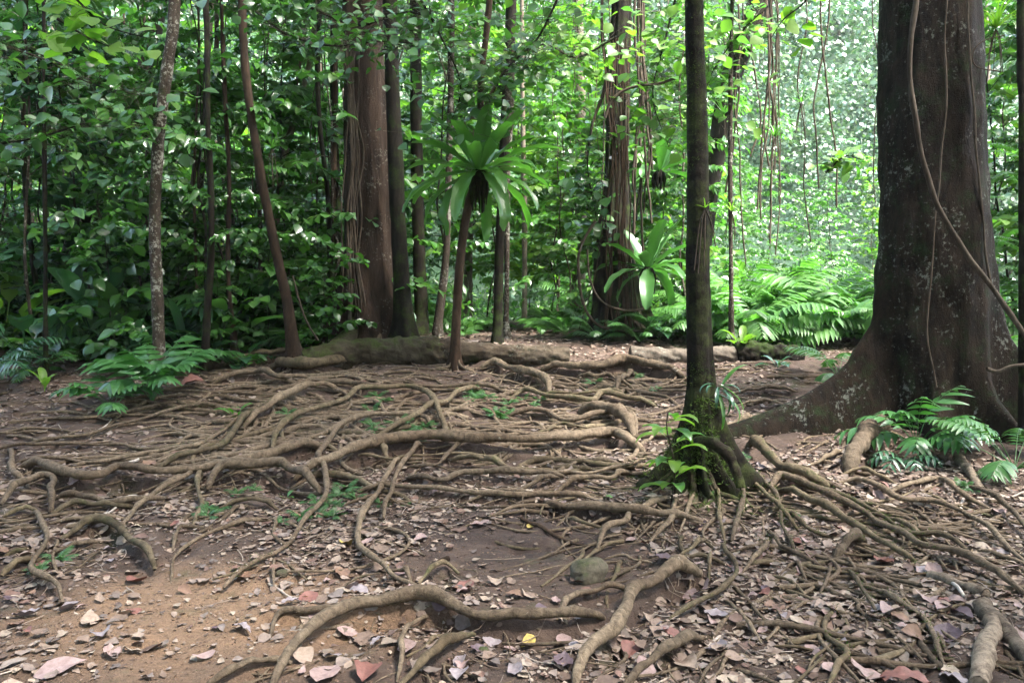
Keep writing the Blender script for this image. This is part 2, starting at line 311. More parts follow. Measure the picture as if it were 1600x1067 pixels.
# ------------------------------------------------------------------ roots traced on the slope (image position, thickness), then stood on the terrain
RT1 = """0,704 120,701 185,700 225,704 300,703;5
38,696 75,695 140,685 188,670 238,657 288,644 350,635;5
22,722 100,722 150,727 200,720 265,705 312,700 350,680 368,665 400,650;6
15,706 17,725 24,744 47,760;8
25,732 60,735 88,752 125,762 160,760 190,748 250,755 325,747 400,732 460,712 510,700;13
0,790 35,770 62,755 85,760 82,780 76,804;10
82,784 110,787 175,795 225,790 262,780;9
185,830 212,803 238,785 288,760 308,745 322,735;8
320,735 312,760 308,785 312,800 303,820;7
325,768 350,750 400,745 437,745 462,755 500,768;14
75,810 112,798 175,797 217,792;8
242,735 300,715 350,702 370,680 382,665 410,648 440,632;9
422,702 430,690 450,670 482,652 540,630 560,617 600,615 645,614 675,635 687,655 700,695;8
380,670 400,660 450,630 500,612 530,610;10
470,604 487,602 575,612 650,611 725,610 790,612;6
355,920 400,882 422,870 445,855 470,832 487,815 500,803 509,780 506,747 500,722 510,704 525,680 550,667 580,660 640,656 665,660 677,670;8
422,870 428,890 432,915;5
425,873 450,885 480,905;4
557,700 620,675 650,660 672,645 700,637 715,622 750,610;8
457,750 512,735 575,715 612,707 675,700 725,705 800,705 830,704 900,700 955,692 975,697 1005,702;15
580,702 597,710 607,722;10
540,720 560,716 612,725 637,720 700,717 770,717;4
625,720 610,745 595,767 577,805 560,830 560,855 575,877 597,895 617,912 637,922 650,930 662,947 675,957;9
660,697 637,725 620,750 607,785 600,812;7
727,685 720,700 702,715 682,735 637,732;6
637,747 687,760 725,753 800,755 850,752 880,747;9
555,767 612,767 662,772 737,780 800,782 850,780 950,782;8
705,722 750,730 800,747;9
800,620 822,617 870,630 925,635 940,627 990,630 1025,634;8
837,618 910,622 950,620 990,627;5
800,650 845,652 875,662 907,665 940,657 975,657 990,667 995,680;8
907,642 942,652 960,660 975,672 992,684;17
800,665 850,670 882,667 922,672;4
805,675 832,685 857,690;6
825,680 872,675 882,668;6
845,580 900,585 940,585 975,575 1012,580 1070,587;12
905,588 925,595 950,592 975,605 990,610;5
960,617 972,602 990,585;8
750,575 775,577 800,590 845,602 862,620;11
845,785 875,797 950,807 1015,815 1100,817;13
800,775 840,765 872,750;8
860,775 912,760 940,760 960,757 985,742;8
425,575 462,582 500,580 550,570;15
345,545 400,540 440,545 490,540;7
350,570 420,560 480,552;7
330,600 400,592 440,600 480,590;8
607,960 550,965 517,967 487,970 450,967 430,975 414,996;10
425,1070 447,1032 462,1013 500,990 550,972 600,962 640,957 680,960 712,970 750,982 800,985 850,987 900,980 942,968;18
510,972 490,982 465,987 460,1012;7
662,962 637,985 630,1007 632,1030 620,1062;9
745,990 712,1017 670,1040 620,1070;15
727,990 687,1000 665,1015 640,1022;7
650,922 675,905 700,892 720,902;8
652,927 675,925 707,932;7
600,895 635,903 645,922;8
597,897 562,907 537,917;4
600,930 555,932 520,925;3
620,950 660,942 697,957;4
870,820 885,810 912,820 955,825;6
87,845 125,832 150,825 175,830 200,845 225,865 240,887;11
57,875 92,865 125,855 160,845;8
0,897 32,882 62,874;13
45,807 60,815 72,837 65,865 50,887 50,905 85,922 100,942;8
0,825 25,827 47,820;6
0,812 37,804 60,806;8
75,842 87,850 82,875 86,900;5
0,870 50,858;10
90,900 125,887 160,857;4
270,857 282,830 300,800;6
297,832 325,827 355,812 380,790;6
335,905 367,900 400,882;5
320,1070 400,1040 450,1030;13
540,790 590,780 620,787;5
440,800 400,790 340,795;7"""
RT6 = """1010,715 990,732 925,748 882,748 837,750 800,748;5
925,805 960,790 1000,785 1020,787 1045,797 1090,805;5
1157,715 1157,755 1162,780 1157,810 1140,845;7
1168,700 1185,716 1205,734 1232,750 1262,757 1300,760;15
1095,897 1050,912 1012,935 988,950 975,985 962,1012 932,1025 907,1052 896,1075;19
1000,932 962,927 920,940 890,950 877,965 885,980;10
1110,995 1050,1025 1012,1047 965,1075;15
1127,850 1132,870 1147,887 1150,905 1132,930 1100,950 1070,965 1045,975 1038,984;8
1132,940 1155,965 1175,985 1190,1000;7
1110,862 1107,907;6
1137,885 1100,877 1070,880 1045,890;7
947,875 975,875 990,880 1020,882;6
1160,895 1175,882 1192,865 1200,840;8
1157,900 1170,910 1200,920;6
1130,867 1180,860 1187,840;6
1065,867 1085,860 1100,842;8
935,857 945,837 975,822 985,807 1015,798 1050,780;9
1017,847 1045,825 1057,800 1062,780;8
995,847 1012,827 1030,808;4
1090,1067 1127,1045 1132,1030 1160,1020 1182,1030;6
1130,1043 1155,1062;5
1120,760 1127,790 1124,820 1130,850;6
1090,765 1080,800 1060,830;6
1170,740 1190,775 1215,800 1250,830;7
1180,735 1215,790 1225,830 1240,870;6
1225,1070 1250,1055 1290,1015;6"""
RT7 = """1200,767 1220,757 1250,765 1275,775 1300,788 1350,810 1375,827 1412,847 1440,867 1495,882 1550,905 1610,932;10
1300,757 1340,757 1375,770 1412,787 1462,792 1500,807 1530,830 1570,865 1610,885;8
1310,745 1340,740 1375,750 1417,760;6
1390,767 1437,760 1465,752 1487,767 1512,785 1550,795;8
1420,790 1442,812 1460,830;6
1230,800 1250,822 1275,837 1310,840;7
1200,830 1215,857 1230,867 1285,887;7
1287,875 1320,877 1340,895;6
1295,880 1294,910 1285,930;6
1325,892 1340,920 1360,945 1375,970 1390,990;7
1352,920 1390,942 1425,962 1450,982 1465,1007 1477,1035;8
1320,930 1345,950 1346,960 1380,982 1425,1015 1445,1030;6
1315,950 1295,980 1297,1000 1320,1022 1305,1040 1287,1070;9
1200,900 1232,912 1260,930;6
1215,900 1240,885 1262,912;5
1287,940 1250,955 1242,967;6
1212,1002 1250,1007 1290,1015;7
1302,872 1355,845;16
1387,677 1355,702 1340,720 1322,738;26
1317,702 1330,694 1342,701 1360,688 1372,698 1381,716;8
1260,730 1295,722 1325,707;7
1250,756 1300,775 1360,800 1420,840 1470,850 1530,880;7
1340,800 1400,822 1450,850;8
1500,760 1560,790 1610,850;8
1180,660 1160,668 1130,672;12
1140,618 1200,615 1250,612;6
1140,636 1200,634 1240,640;5
1210,765 1260,790 1330,830 1400,870 1430,880;11"""
def parse(t):
    out = []
    for ln in t.strip().split('\n'):
        a, b = ln.split(';'); out.append(([tuple(map(float, q.split(','))) for q in a.split()], float(b)))
    return out
ROOTS = []           # (owner, Nx3 path, radii)
def make_root_path(pts, wpx, owner, taper=True):
    Q = np.array([hit(a, b) for a, b in pts]); n = max(6, int(np.linalg.norm(np.diff(Q, axis=0), axis=1).sum()/.02))
    P = resample(Q, n); d = P[:, 1]; r = wpx/2*d/FPX
    t = np.linspace(0, 1, n); prof = 1+.14*np.sin(t*9+pts[0][0])+.1*np.sin(t*23+pts[0][1])
    ends = np.clip(np.minimum(t, 1-t)*n/9, 0, 1)**.5 if taper else 1
    r = r*prof*(.45+.55*ends)*1.06
    P[:, 0] += .012*n_mid(P*1.5+3.1); P[:, 1] += .015*n_mid(P*1.3+9.4)
    z = hbase(P[:, 0], P[:, 1])
    P[:, 2] = z + r*.35 + .014*n_mid(P*.9) - (1-ends)*r*1.4
    P[:, 2] += ends*np.clip(r*2.6-.005, .016, .09)
    ROOTS.append((owner, P, r))
for o, t in (('T1', RT1), ('T6', RT6), ('T7', RT7)):
    for pts, wd in parse(t): make_root_path(pts, wd, o)
N_TR = len(ROOTS)
def wander(x, y, head, length, r0, owner, curl=1.2, lift=.3):
    n = max(8, int(length/.04)); p = np.array([x, y]); P = []; a = head; k = rng.normal(0, curl)
    for i in range(n):
        P.append(p.copy()); k = .9*k + rng.normal(0, curl*.45); a += k*.04; a += .05*math.sin(head-a); p = p + .04*np.array([math.cos(a), math.sin(a)])
    P = np.array(P); t = np.linspace(0, 1, n); r = r0*(1-.55*t)*(1+.15*np.sin(t*17+x*9)); e = np.clip(np.minimum(t, 1-t)*n/4, 0, 1)
    P3 = np.c_[P, hbase(P[:, 0], P[:, 1]) + r*lift + .012*n_mid(np.c_[P, P[:, 0]]) - (1-e)*r*1.6]
    ROOTS.append((owner, P3, r))
for i in range(270):                                  # the mat of roots on the rise, running mostly across the slope
    px, py = rng.uniform(300, 1060), 572+rng.beta(1.2, 1.6)*175
    q = hit(px, py); wander(q[0], q[1], rng.choice([0, math.pi])+rng.normal(0, .6), rng.uniform(.4, 2.0), .009+.020*rng.uniform()**1.4, 'T1', 2.0, .85)
for i in range(95):
    px, py = rng.uniform(-60, 560), rng.uniform(600, 830)
    q = hit(px, py); wander(q[0], q[1], rng.choice([0, math.pi])+rng.normal(0, .5), rng.uniform(.4, 1.5), rng.uniform(.006, .018), 'T1', 2.0, .7)
b6 = hit(1090, 765)
for i in range(120):                                   # radiating from the mossy pole tree
    a = rng.uniform(math.pi*.95, math.pi*2.05); d = rng.uniform(.15, 1.5)
    wander(b6[0]+d*math.cos(a), b6[1]+d*math.sin(a), a+rng.normal(0, .35), rng.uniform(.25, 1.1), rng.uniform(.005, .015), 'T6', 3.0, .8)
for i in range(105):
    px, py = rng.uniform(1140, 1640), rng.uniform(745, 1050); q = hit(px, py)
    wander(q[0], q[1], rng.normal(-.6, .8), rng.uniform(.3, 1.4), rng.uniform(.005, .018), 'T7', 2.2, .9)
for i in range(40):
    px, py = rng.uniform(1130, 1330), rng.uniform(575, 690); q = hit(px, py)
    wander(q[0], q[1], rng.choice([0, math.pi])+rng.normal(0, .5), rng.uniform(.4, 1.2), rng.uniform(.008, .02), 'T7', 1.5)

for o, P, r in list(ROOTS[:N_TR]):
    if r.max() < .010: continue
    for k in range(rng.integers(3, 7)):
        i = rng.integers(3, len(P)-3); d = P[i+2]-P[i-2]; a = math.atan2(d[1], d[0])+rng.choice([-1, 1])*rng.uniform(.4, 1.5)
        if rng.random() < .6: a = -abs(math.atan2(math.sin(a), math.cos(a)))
        wander(P[i, 0], P[i, 1], a, rng.uniform(.12, .55), max(.0025, r[i]*rng.uniform(.12, .38)), o, 4.0, .4)
# ------------------------------------------------------------------ ground: one sheet, fine near the camera, rising into the hill behind
def axis(segs):
    out = [segs[0][0]]
    for a, b, s in segs: out += list(np.arange(a+s, b+s*.5, s))
    return np.array(out)
gx = axis([(-90, -10, 2.0), (-10, -6.4, .2), (-6.4, 6.4, .026), (6.4, 10, .2), (10, 90, 2.0)])
gy = axis([(-20, 1, .7), (1, 2.2, .15), (2.2, 11.2, .026), (11.2, 16, .12), (16, 30, .5), (30, 120, 1.5)])
XX, YY = np.meshgrid(gx, gy); DROP = np.zeros_like(XX); RISE = np.zeros_like(XX)
for o, P, r in ROOTS:
    if r.max() < .009: continue
    for p, rr in list(zip(P, r))[::2]:
        if not (2.3 < p[1] < 11 and abs(p[0]) < 6.2): continue
        i0, i1 = np.searchsorted(gy, [p[1]-.42, p[1]+.6]); j0, j1 = np.searchsorted(gx, [p[0]-.2, p[0]+.2])
        dx = XX[i0:i1, j0:j1]-p[0]; dy = YY[i0:i1, j0:j1]-p[1]; a = min(.17, rr*3.8)
        lat = np.exp(-(dx/.09)**2)
        dn = np.clip(-dy/(rr+.015), 0, 1)*np.exp(-np.clip(-dy-rr, 0, None)/.2)*lat*a
        upz = np.clip(dy/(rr+.01), 0, 1)*np.exp(-np.clip(dy-rr, 0, None)/.32)*lat*a*.55
        DROP[i0:i1, j0:j1] = np.maximum(DROP[i0:i1, j0:j1], dn); RISE[i0:i1, j0:j1] = np.maximum(RISE[i0:i1, j0:j1], upz)
near = np.clip((14-YY)/3, 0, 1)*np.clip((8-np.abs(XX))/2, 0, 1)
P3 = np.stack([XX, YY, XX*0], -1)
ZZ = hbase(XX, YY) + near*(RISE-DROP + .012*n_mid(P3) + .007*n_hi(P3) + .004*n_vh(P3)) + np.clip(YY-25, 0, 20)/20*1.2*n_lo(P3*.25)
def gz(x, y):
    x = np.atleast_1d(np.asarray(x, float)); y = np.atleast_1d(np.asarray(y, float))
    j = np.clip(np.searchsorted(gx, x)-1, 0, len(gx)-2); i = np.clip(np.searchsorted(gy, y)-1, 0, len(gy)-2)
    u = (x-gx[j])/(gx[j+1]-gx[j]); v = (y-gy[i])/(gy[i+1]-gy[i])
    return ZZ[i, j]*(1-u)*(1-v)+ZZ[i, j+1]*u*(1-v)+ZZ[i+1, j]*(1-u)*v+ZZ[i+1, j+1]*u*v
for _o, _P, _r in ROOTS[N_TR:]:
    _d = gz(_P[:, 0], _P[:, 1])-hbase(_P[:, 0], _P[:, 1]); _d = np.convolve(np.pad(np.where(_d > 0, _d*1.0, _d*.6), 3, mode='edge'), np.ones(7)/7, 'valid'); _P[:, 2] += _d
def gz1(x, y): return float(gz(x, y)[0])
g = G(); g.add(np.stack([XX, YY, ZZ], -1), grid_faces(len(gy), len(gx)))
tag(g.obj('forest_ground', M['soil']), 'brown forest soil crossed by roots, rising to a wooded hill', 'ground', kind='structure')

# ------------------------------------------------------------------ trunks
def trunk_geo(g, path, lobes=(), sides=24, flute=0.0, fk=7, noise=.03, below=.35, m=0, step=.07, htop=3):
    """path rows x,y,z,r from the foot up; lobes: angle, reach, angular width, fall-off height"""
    path = np.asarray(path, float); L = np.linalg.norm(np.diff(path[:, :3], axis=0), axis=1).sum(); n = max(14, int(min(L, htop)/step + max(0, L-htop)/(step*3)))
    P = resample(path, n); z0 = path[0, 2]
    P = np.vstack([[*P[0, :2], z0-below, P[0, 3]], P]); th = np.linspace(0, 2*math.pi, sides, endpoint=False)
    h = np.clip(P[:, 2]-z0, 0, None); r = P[:, 3][:, None]*(1+flute*np.cos(fk*th+.8*np.sin(h*1.1)[:, None]*1)[:, :]*(.5+.5*np.cos(3*th+1))[None])
    for a, ext, wd, fh in lobes:
        dth = (th-a+math.pi) % (2*math.pi)-math.pi; r = r + ext*np.exp(-h/fh)[:, None]*np.exp(-(dth/wd)**2)[None]
    V = np.stack([P[:, 0:1]+r*np.cos(th), P[:, 1:2]+r*np.sin(th), P[:, 2:3]+0*r], -1)
    nn = n_mid(V*.8)*.5+n_hi(V*[1, 1, .5])*.35+n_vh(V*.7)*.2
    V[..., 0] += np.cos(th)*nn*noise; V[..., 1] += np.sin(th)*nn*noise
    return g.add(V, grid_faces(len(P), sides, True), m)
def px_path(pts, Y, z_foot=None, top=None):
    """pts: image x, y, width px from the foot up; top: extend to that height"""
    out = []
    for i, q in enumerate(pts):
        yy = q[3] if len(q) > 3 else Y; p = at(q[0], q[1], yy); out.append([*p, q[2]/2*yy/FPX/math.hypot(1, (q[0]-800)/FPX)])
    if z_foot is not None: out[0][2] = z_foot
    if top:
        a, b = np.array(out[-2]), np.array(out[-1]); d = (b-a)[:3]; d /= np.linalg.norm(d); d[0] *= .4; d[1] *= .3
        L = top-b[2]; out.append([*(b[:3]+d*L*.5), b[3]*.85]); out.append([*(b[:3]+d*L), b[3]*.5])
    return out
def crown_geo(g, c, rad, n_clump, per, size, flat=.5, tp=T_OV2, m=0, hollow=.3):
    c = np.array(c, float)
    for i in range(n_clump):
        d = rdir(1)[0]*[1, 1, flat]; q = c + d*rad*rng.uniform(hollow, 1)**.6; cr = rad*rng.uniform(.12, .28)
        P = q + rdir(per)*(cr*rng.uniform(.2, 1, per)**.5)[:, None]*[1, 1, .55]
        leaves(g, P, rdir(per, -.3), rdir(per, 1.6), size*rng.uniform(.6, 1.3, per), None, tp, m)
def branches_geo(g, base, c, rad, n, r0, m=0):
    for i in range(n):
        d = rdir(1)[0]*[1, 1, .45]; e = np.array(c)+d*rad*.85; b = np.array(base)+[0, 0, rng.uniform(0, .35)*(c[2]-base[2]+rad*.3)]
        mid = (b+e)/2+rdir(1)[0]*rad*.12; P = resample([b, mid, e], 12); tube(g, P, np.linspace(r0*rng.uniform(.4, .8), .01, 12), 6, m=m)
TREES = {}
def roots_of(key, root, mat, mat2=None, limit=98):
    mine = [(P, r, i) for i, (o, P, r) in enumerate(ROOTS) if o == key]; stuff = G(); k = 0
    order = sorted(range(len(mine)), key=lambda q: (mine[q][2] >= N_TR, -mine[q][1].max()/mine[q][0][:, 1].mean()))
    for c, q in enumerate(order):
        P, r, i = mine[q]; s = 16 if r.max() > .02 else 8 if r.max() > .008 else 5
        tgt = G() if c < limit else stuff
        tube(tgt, P, r, s, .15)
        if c < limit:
            tgt.obj('root', (mat2 if (mat2 and rng.random() < .35) else mat), root)
    if stuff.n:
        o = stuff.obj('fine_roots', mat, root); o['kind'] = 'stuff'
def big_tree(key, name, label, cat, pts, Y, mat, foot=None, lobes=(), sides=28, flute=0, fk=7, noise=.012, top=11, crown=None, leafm='leaf_mid', group=None, rootmat=None, rootmat2=None, step=.07):
    path = px_path(pts, Y, top=top); x, y = path[0][:2]; path[0][2] = gz1(x, y) if foot is None else foot
    t = thing(name, label, cat, (x, y, path[0][2]), group); TREES[key] = (t, path)
    trunk_geo(gg := G(), path, lobes, sides, flute, fk, noise, step=step); gg.obj('trunk', mat, t)
    if crown:
        dx, dy, rad, ncl, per, size = crown; tp = np.array(path[-1][:3]); c = tp+[dx, dy, rad*.15]
        b = G(); branches_geo(b, tp-[0, 0, 1.5], c, rad, 9, path[-1][3]*1.2); b.obj('branches', mat, t)
        cg = G(); crown_geo(cg, c, rad, ncl, per, size); cg.obj('crown', M[leafm], t)
    if rootmat: roots_of(key, t, rootmat, rootmat2)
    return t, path
pi = math.pi
t1, _ = big_tree('T1', 'buttressed_tree', 'big reddish brown fluted trunk behind the root mat, left of centre', 'tree',
    [(582,530,106),(580,470,90),(577,400,78),(575,300,71),(572,200,66),(569,100,62),(566,0,60)], 11.0, M['bark_red'], lobes=[(pi*1.08, .38, .35, .5), (pi*1.5, .26, .3, .4), (pi*1.78, .24, .3, .5), (.2, .2, .3, .3)], sides=110, flute=.055, fk=8, noise=.018,
    top=12, crown=(-1.5, -1, 4.6, 34, 42, .19), rootmat=M['root'], rootmat2=M['root_moss'], step=.05)
t2, _ = big_tree('T2', 'mossy_tree', 'dark mossy trunk standing just right of the big reddish trunk, flared at the foot', 'tree',
    [(633,530,34),(629,470,26),(625,400,25),(620,300,24),(616,200,23),(612,100,22),(609,0,22)], 10.5, M['bark_dark'], lobes=[(pi*1.02, .25, .4, .22), (pi*1.6, .18, .4, .2), (0, .16, .4, .3)], sides=36, noise=.008, top=10, crown=(1, 1, 3.0, 22, 36, .16))
t3, P3p = big_tree('T3', 'slim_tree', 'slim smooth brown trunk carrying the bird nest fern, standing in front of the fallen log', 'tree',
    [(711,574,19),(712,520,15),(716,450,14),(722,380,14),(733,315,14),(746,270,12),(751,200,11),(752,120,10),(765,0,10)], 9.6, M['bark_brown'], lobes=[(pi*1.1, .07, .4, .1), (pi*1.5, .08, .4, .1), (pi*1.9, .07, .4, .1)], sides=16, noise=.004, top=8, crown=(.5, .3, 2.2, 30, 34, .14))
t4, _ = big_tree('T4', 'dark_straight_tree', 'straight dark thin trunk behind the log, just right of the slim brown trunk', 'tree',
    [(777,535,22),(778,500,15),(780,400,14),(784,300,14),(789,200,15),(795,90,15),(799,0,16)], 11.2, M['bark_dark'], sides=16, noise=.006, top=9, crown=(.6, 1, 2.5, 34, 34, .15))
t5, P5p = big_tree('T5', 'vine_covered_tree', 'shaggy trunk wrapped in hanging vines right of centre, dark and wide at its foot', 'tree',
    [(975,520,104),(970,490,88),(962,440,68),(958,400,58),(960,340,46),(962,280,40),(965,200,33),(967,100,33),(970,0,32)], 12.0, M['bark_dark'], lobes=[(pi*1.05, .45, .35, .12), (pi*1.45, .2, .3, .25), (pi*1.9, .35, .3, .2)], sides=90, flute=.12, fk=13, noise=.022, top=12, crown=(.5, 2, 4.0, 30, 40, .18), leafm='leaf_light', step=.06)
t6, P6p = big_tree('T6', 'mossy_pole_tree', 'thin straight dark mossy trunk in the foreground right of centre, flaring into green mossy roots', 'tree',
    [(1088,752,62),(1088,700,56),(1090,650,44),(1091,600,38),(1091,540,36.5),(1090,430,36),(1090,300,34),(1088,150,31),(1085,0,29)], 5.7, M['bark_moss6'], lobes=[(pi*1.07, .33, .34, .19), (pi*1.30, .25, .2, .17), (pi*1.50, .22, .16, .15), (pi*1.70, .25, .18, .17), (pi*1.93, .36, .28, .34), (.5, .25, .3, .2)], sides=120, flute=.03, noise=.007, top=9,
    crown=(.5, 0, 2.6, 40, 34, .16), rootmat=M['root'], rootmat2=M['root_moss'], step=.03)
t7, P7p = big_tree('T7', 'giant_buttress_tree', 'huge dark lichen speckled trunk at the right with a long plank root', 'tree',
    [(1462,690,185,7.3),(1460,600,186,7.3),(1457,500,182,7.3),(1456,350,176,7.3),(1455,200,168,7.3),(1453,0,156,7.3)], 7.3, M['bark_huge'],
    lobes=[(pi*1.055, 1.75, .15, .40), (pi*1.36, .45, .2, .2), (pi*1.66, .40, .22, .25), (pi*1.93, .75, .16, .55), (pi*.45, .6, .2, .4)], sides=300, flute=.03, fk=5, noise=.03, top=13,
    crown=(-2.0, -3.5, 5.8, 90, 42, .22), rootmat=M['root'], rootmat2=M['root_moss'], step=.05)
SMALL = [
 ('T8', 'mottled_tree', 'grey mottled slender trunk at the left, leaning right towards its top', [(249,530,20),(245,450,20),(242,370,20),(243,300,19),(250,200,18),(262,100,18),(273,0,19)], 9.0, 'bark_thin', 2.6),
 ('T9', 'dark_pole_tree', 'thin dark upright trunk between the mottled trunk and the leaning trunk at left', [(318,535,14),(325,470,11),(330,400,11),(330,300,10),(325,200,9),(324,100,9),(322,0,9)], 9.6, 'bark_dark', 2.0),
 ('T10', 'leaning_tree', 'dark trunk leaning left towards its top, standing left of the big reddish trunk', [(460,542,24),(450,480,19),(437,420,17),(418,330,15),(400,230,14),(385,120,13),(378,0,13)], 9.6, 'bark_brown', 2.2),
 ('T11', 'wispy_tree', 'very thin straight dark stem near the left edge among broad leaves', [(70,560,9),(71,450,7),(70,300,7),(68,150,6),(68,0,6)], 9.0, 'bark_dark', 1.8),
 ('T12', 'forked_tree', 'pale crooked thin trunk deep in the thicket behind the leaning trunk', [(405,500,12),(425,400,12),(435,320,11),(445,240,10),(465,170,10),(490,60,9)], 13, 'bark_pale', 2.0),
 ('T13', 'slanting_tree', 'thick dark slanting trunk wrapped in leaves far back at the left', [(80,535,38),(105,420,34),(140,300,32),(190,210,28),(222,120,26),(250,0,24)], 14, 'bark_dark', 3.2),
 ('T14', 'crooked_sapling', 'thin crooked dark stem directly left of the big reddish trunk', [(520,510,10),(516,400,9),(512,300,8),(500,200,8),(496,100,8),(500,0,8)], 11.8, 'bark_dark', 1.6),
 ('T15', 'dark_sapling', 'dark straight stem touching the left side of the big reddish trunk', [(531,500,15),(530,400,13),(526,300,12),(523,200,12),(521,0,12)], 12.0, 'bark_dark', 2.0),
 ('T16', 'bent_tree', 'thin trunk bent at its foot between the dark mossy trunk and the slim brown one', [(681,520,14),(690,460,13),(697,400,12),(700,300,10),(704,150,10),(705,0,10)], 12.2, 'bark_thin', 2.0),
 ('T17', 'spotted_tree', 'pale spotted trunk seen behind the slim brown trunk', [(731,498,15),(732,400,14),(735,300,13),(737,100,12)], 17, 'bark_pale', 2.2),
 ('T18', 'pale_tree', 'pale grey trunk left of the vine covered tree, deep in the bright clearing', [(903,505,22),(905,400,20),(908,300,18),(906,150,17),(902,0,16)], 18, 'bark_pale', 3.0),
 ('T20', 'thin_pole_tree', 'thin bare upright pole right of the foreground mossy trunk', [(1143,520,9),(1142,400,8),(1141,250,7),(1142,100,7),(1144,0,7)], 10.5, 'bark_thin', 1.8),
 ('T21', 'epiphyte_tree', 'dark leaning trunk hung with epiphytes in the upper right middle', [(1085,500,26),(1100,380,26),(1118,250,28),(1140,130,34),(1175,40,40),(1200,-40,40)], 15, 'bark_dark', 2.2),
 ('T22', 'edge_tree', 'dark trunk cut by the right edge of the picture', [(1602,600,20),(1600,400,17),(1598,200,15),(1596,0,13)], 6.6, 'bark_dark', 1.8),
 ('T23', 'pale_sapling', 'thin pale stem beside the bright path in the middle distance', [(819,508,9),(820,400,8),(818,250,8),(816,120,7)], 15, 'bark_pale', 1.8),
 ('T24', 'twin_sapling', 'thin stem close beside the straight dark trunk behind the log', [(790,515,10),(792,420,8),(793,300,8),(800,150,7)], 12.5, 'bark_thin', 1.8),
 ('T25', 'short_pole_tree', 'thin reddish stem between the dark pole trunk and the leaning trunk', [(370,530,10),(360,480,9),(356,400,8),(358,280,7),(350,120,7)], 10.2, 'bark_brown', 1.6),
 ('T26', 'shadow_tree', 'dark trunk behind the mossy trunk, hung with thin vines', [(660,500,22),(655,400,20),(652,300,19),(650,150,18)], 13, 'bark_dark', 2.4),
]
for key, nm, lab, pts, Y, mt, cr in SMALL:
    big_tree(key, nm, lab, 'tree', pts, Y, M[mt], sides=14, noise=.006+.0015*pts[0][2]/10, top=7.5+cr, crown=(rng.uniform(-.5, .5), .3, cr, int(3.5*cr), 34, .13), lobes=[(rng.uniform(3.2, 6.2), .04+.004*pts[0][2], .5, .12), (rng.uniform(3.2, 6.2), .05, .5, .1)])

# ------------------------------------------------------------------ saplings of the thicket
def make_sapling(name, H, first, nb, bl, lsize, spacing, tp, leafm, barkm, droop=.5, r0=.018, wr=1.0):
    root = bpy.data.objects.new(name, None); COL.objects.link(root)
    k = 14; P = np.zeros((k, 3)); P[:, 2] = np.linspace(-.15, H, k); P[:, 0] = np.cumsum(rng.normal(0, H*.009, k)); P[:, 1] = np.cumsum(rng.normal(0, H*.009, k)); P[:, :2] -= P[0, :2]
    g = G(); tube(g, resample(P, 40), np.linspace(r0, r0*.3, 40), 7, .1)
    gl = G(); az = rng.uniform(0, 6)
    for b in range(nb):
        t = first+(1-first)*(b+rng.uniform(0, .8))/nb; base = resample(P, 60)[min(59, int(t*59))]; az += 2.4+rng.normal(0, .3); L = bl*rng.uniform(.55, 1.15)*(1.15-.6*t)
        el = rng.uniform(.1, .7); q = base.copy(); pts = [q.copy()]; kk = 10
        for i in range(kk): q = q+az_dir(az+rng.normal(0, .12), el-droop*1.6*(i/kk))*L/kk; pts.append(q.copy())
        pts = np.array(pts); tube(g, pts, np.linspace(r0*.35, .0025, kk+1), 4)
        def leafy(pp, az, sp, Lb):
            n = max(3, int(Lb/sp)); ts = np.linspace(.18, 1, n); X = resample(pp, 24)[(ts*23).astype(int)]
            s = np.where(np.arange(n) % 2 == 0, 1, -1); a = az + s*rng.uniform(.6, 1.2, n)
            D = np.stack([np.cos(a), np.sin(a), rng.normal(-.35, .3, n)], -1); leaves(gl, X, D, np.tile([0, 0, 1.], (n, 1))+rng.normal(0, .35, (n, 3)), lsize*rng.uniform(.45, 1.5, n), lsize*wr*rng.uniform(.7, 1.15, n), tp)
        leafy(pts, az, spacing, L)
        for s2 in range(rng.integers(1, 4)):
            i = rng.integers(3, 8); a2 = az+rng.choice([-1, 1])*rng.uniform(.5, 1.1); L2 = L*rng.uniform(.3, .55); q = pts[i].copy(); pp = [q.copy()]
            for j in range(6): q = q+az_dir(a2, .1-.12*j)*L2/6; pp.append(q.copy())
            pp = np.array(pp); tube(g, pp, np.linspace(.004, .002, 7), 3); leafy(pp, a2, spacing, L2)
    g.obj('stem', barkm, root, local=True); gl.obj('foliage', leafm, root, local=True); return root
def dup(root, loc, rz=0, sc=1.0, label=None, cat=None, group=None, mats=None, tilt=0):
    r = root.copy(); COL.objects.link(r); r.location = Vector(loc); r.rotation_euler = (tilt, tilt*.6, rz); r.scale = (sc, sc, sc); tag(r, label, cat, group)
    for ch in list(root.children):
        c = ch.copy(); COL.objects.link(c); c.parent = r
        for gc in ch.children: d = gc.copy(); COL.objects.link(d); d.parent = c
    return r
protos = []
def retire(p):
    for c in list(p.children): bpy.data.objects.remove(c)
    bpy.data.objects.remove(p)
SP = [make_sapling('leafy_sapling', 5.2, .12, 34, 1.3, .125, .05, T_OV, M['leaf_mid'], M['bark_thin']),
      make_sapling('leafy_sapling', 6.5, .18, 36, 1.5, .11, .045, T_OV2, M['leaf_dark'], M['bark_dark'], .6),
      make_sapling('leafy_sapling', 4.0, .08, 26, 1.1, .17, .08, T_OV, M['leaf_blue'], M['bark_dark'], .4),
      make_sapling('leafy_sapling', 7.5, .25, 42, 1.7, .12, .045, T_LA, M['leaf_mid'], M['bark_thin'], .7, wr=1.4),
      make_sapling('leafy_sapling', 6.0, .2, 36, 1.4, .16, .06, T_OV, M['leaf_light'], M['bark_thin'], .5),
      make_sapling('leafy_shrub', 1.8, .05, 18, .8, .14, .055, T_OV, M['leaf_dark'], M['bark_dark'], .5, .01)]
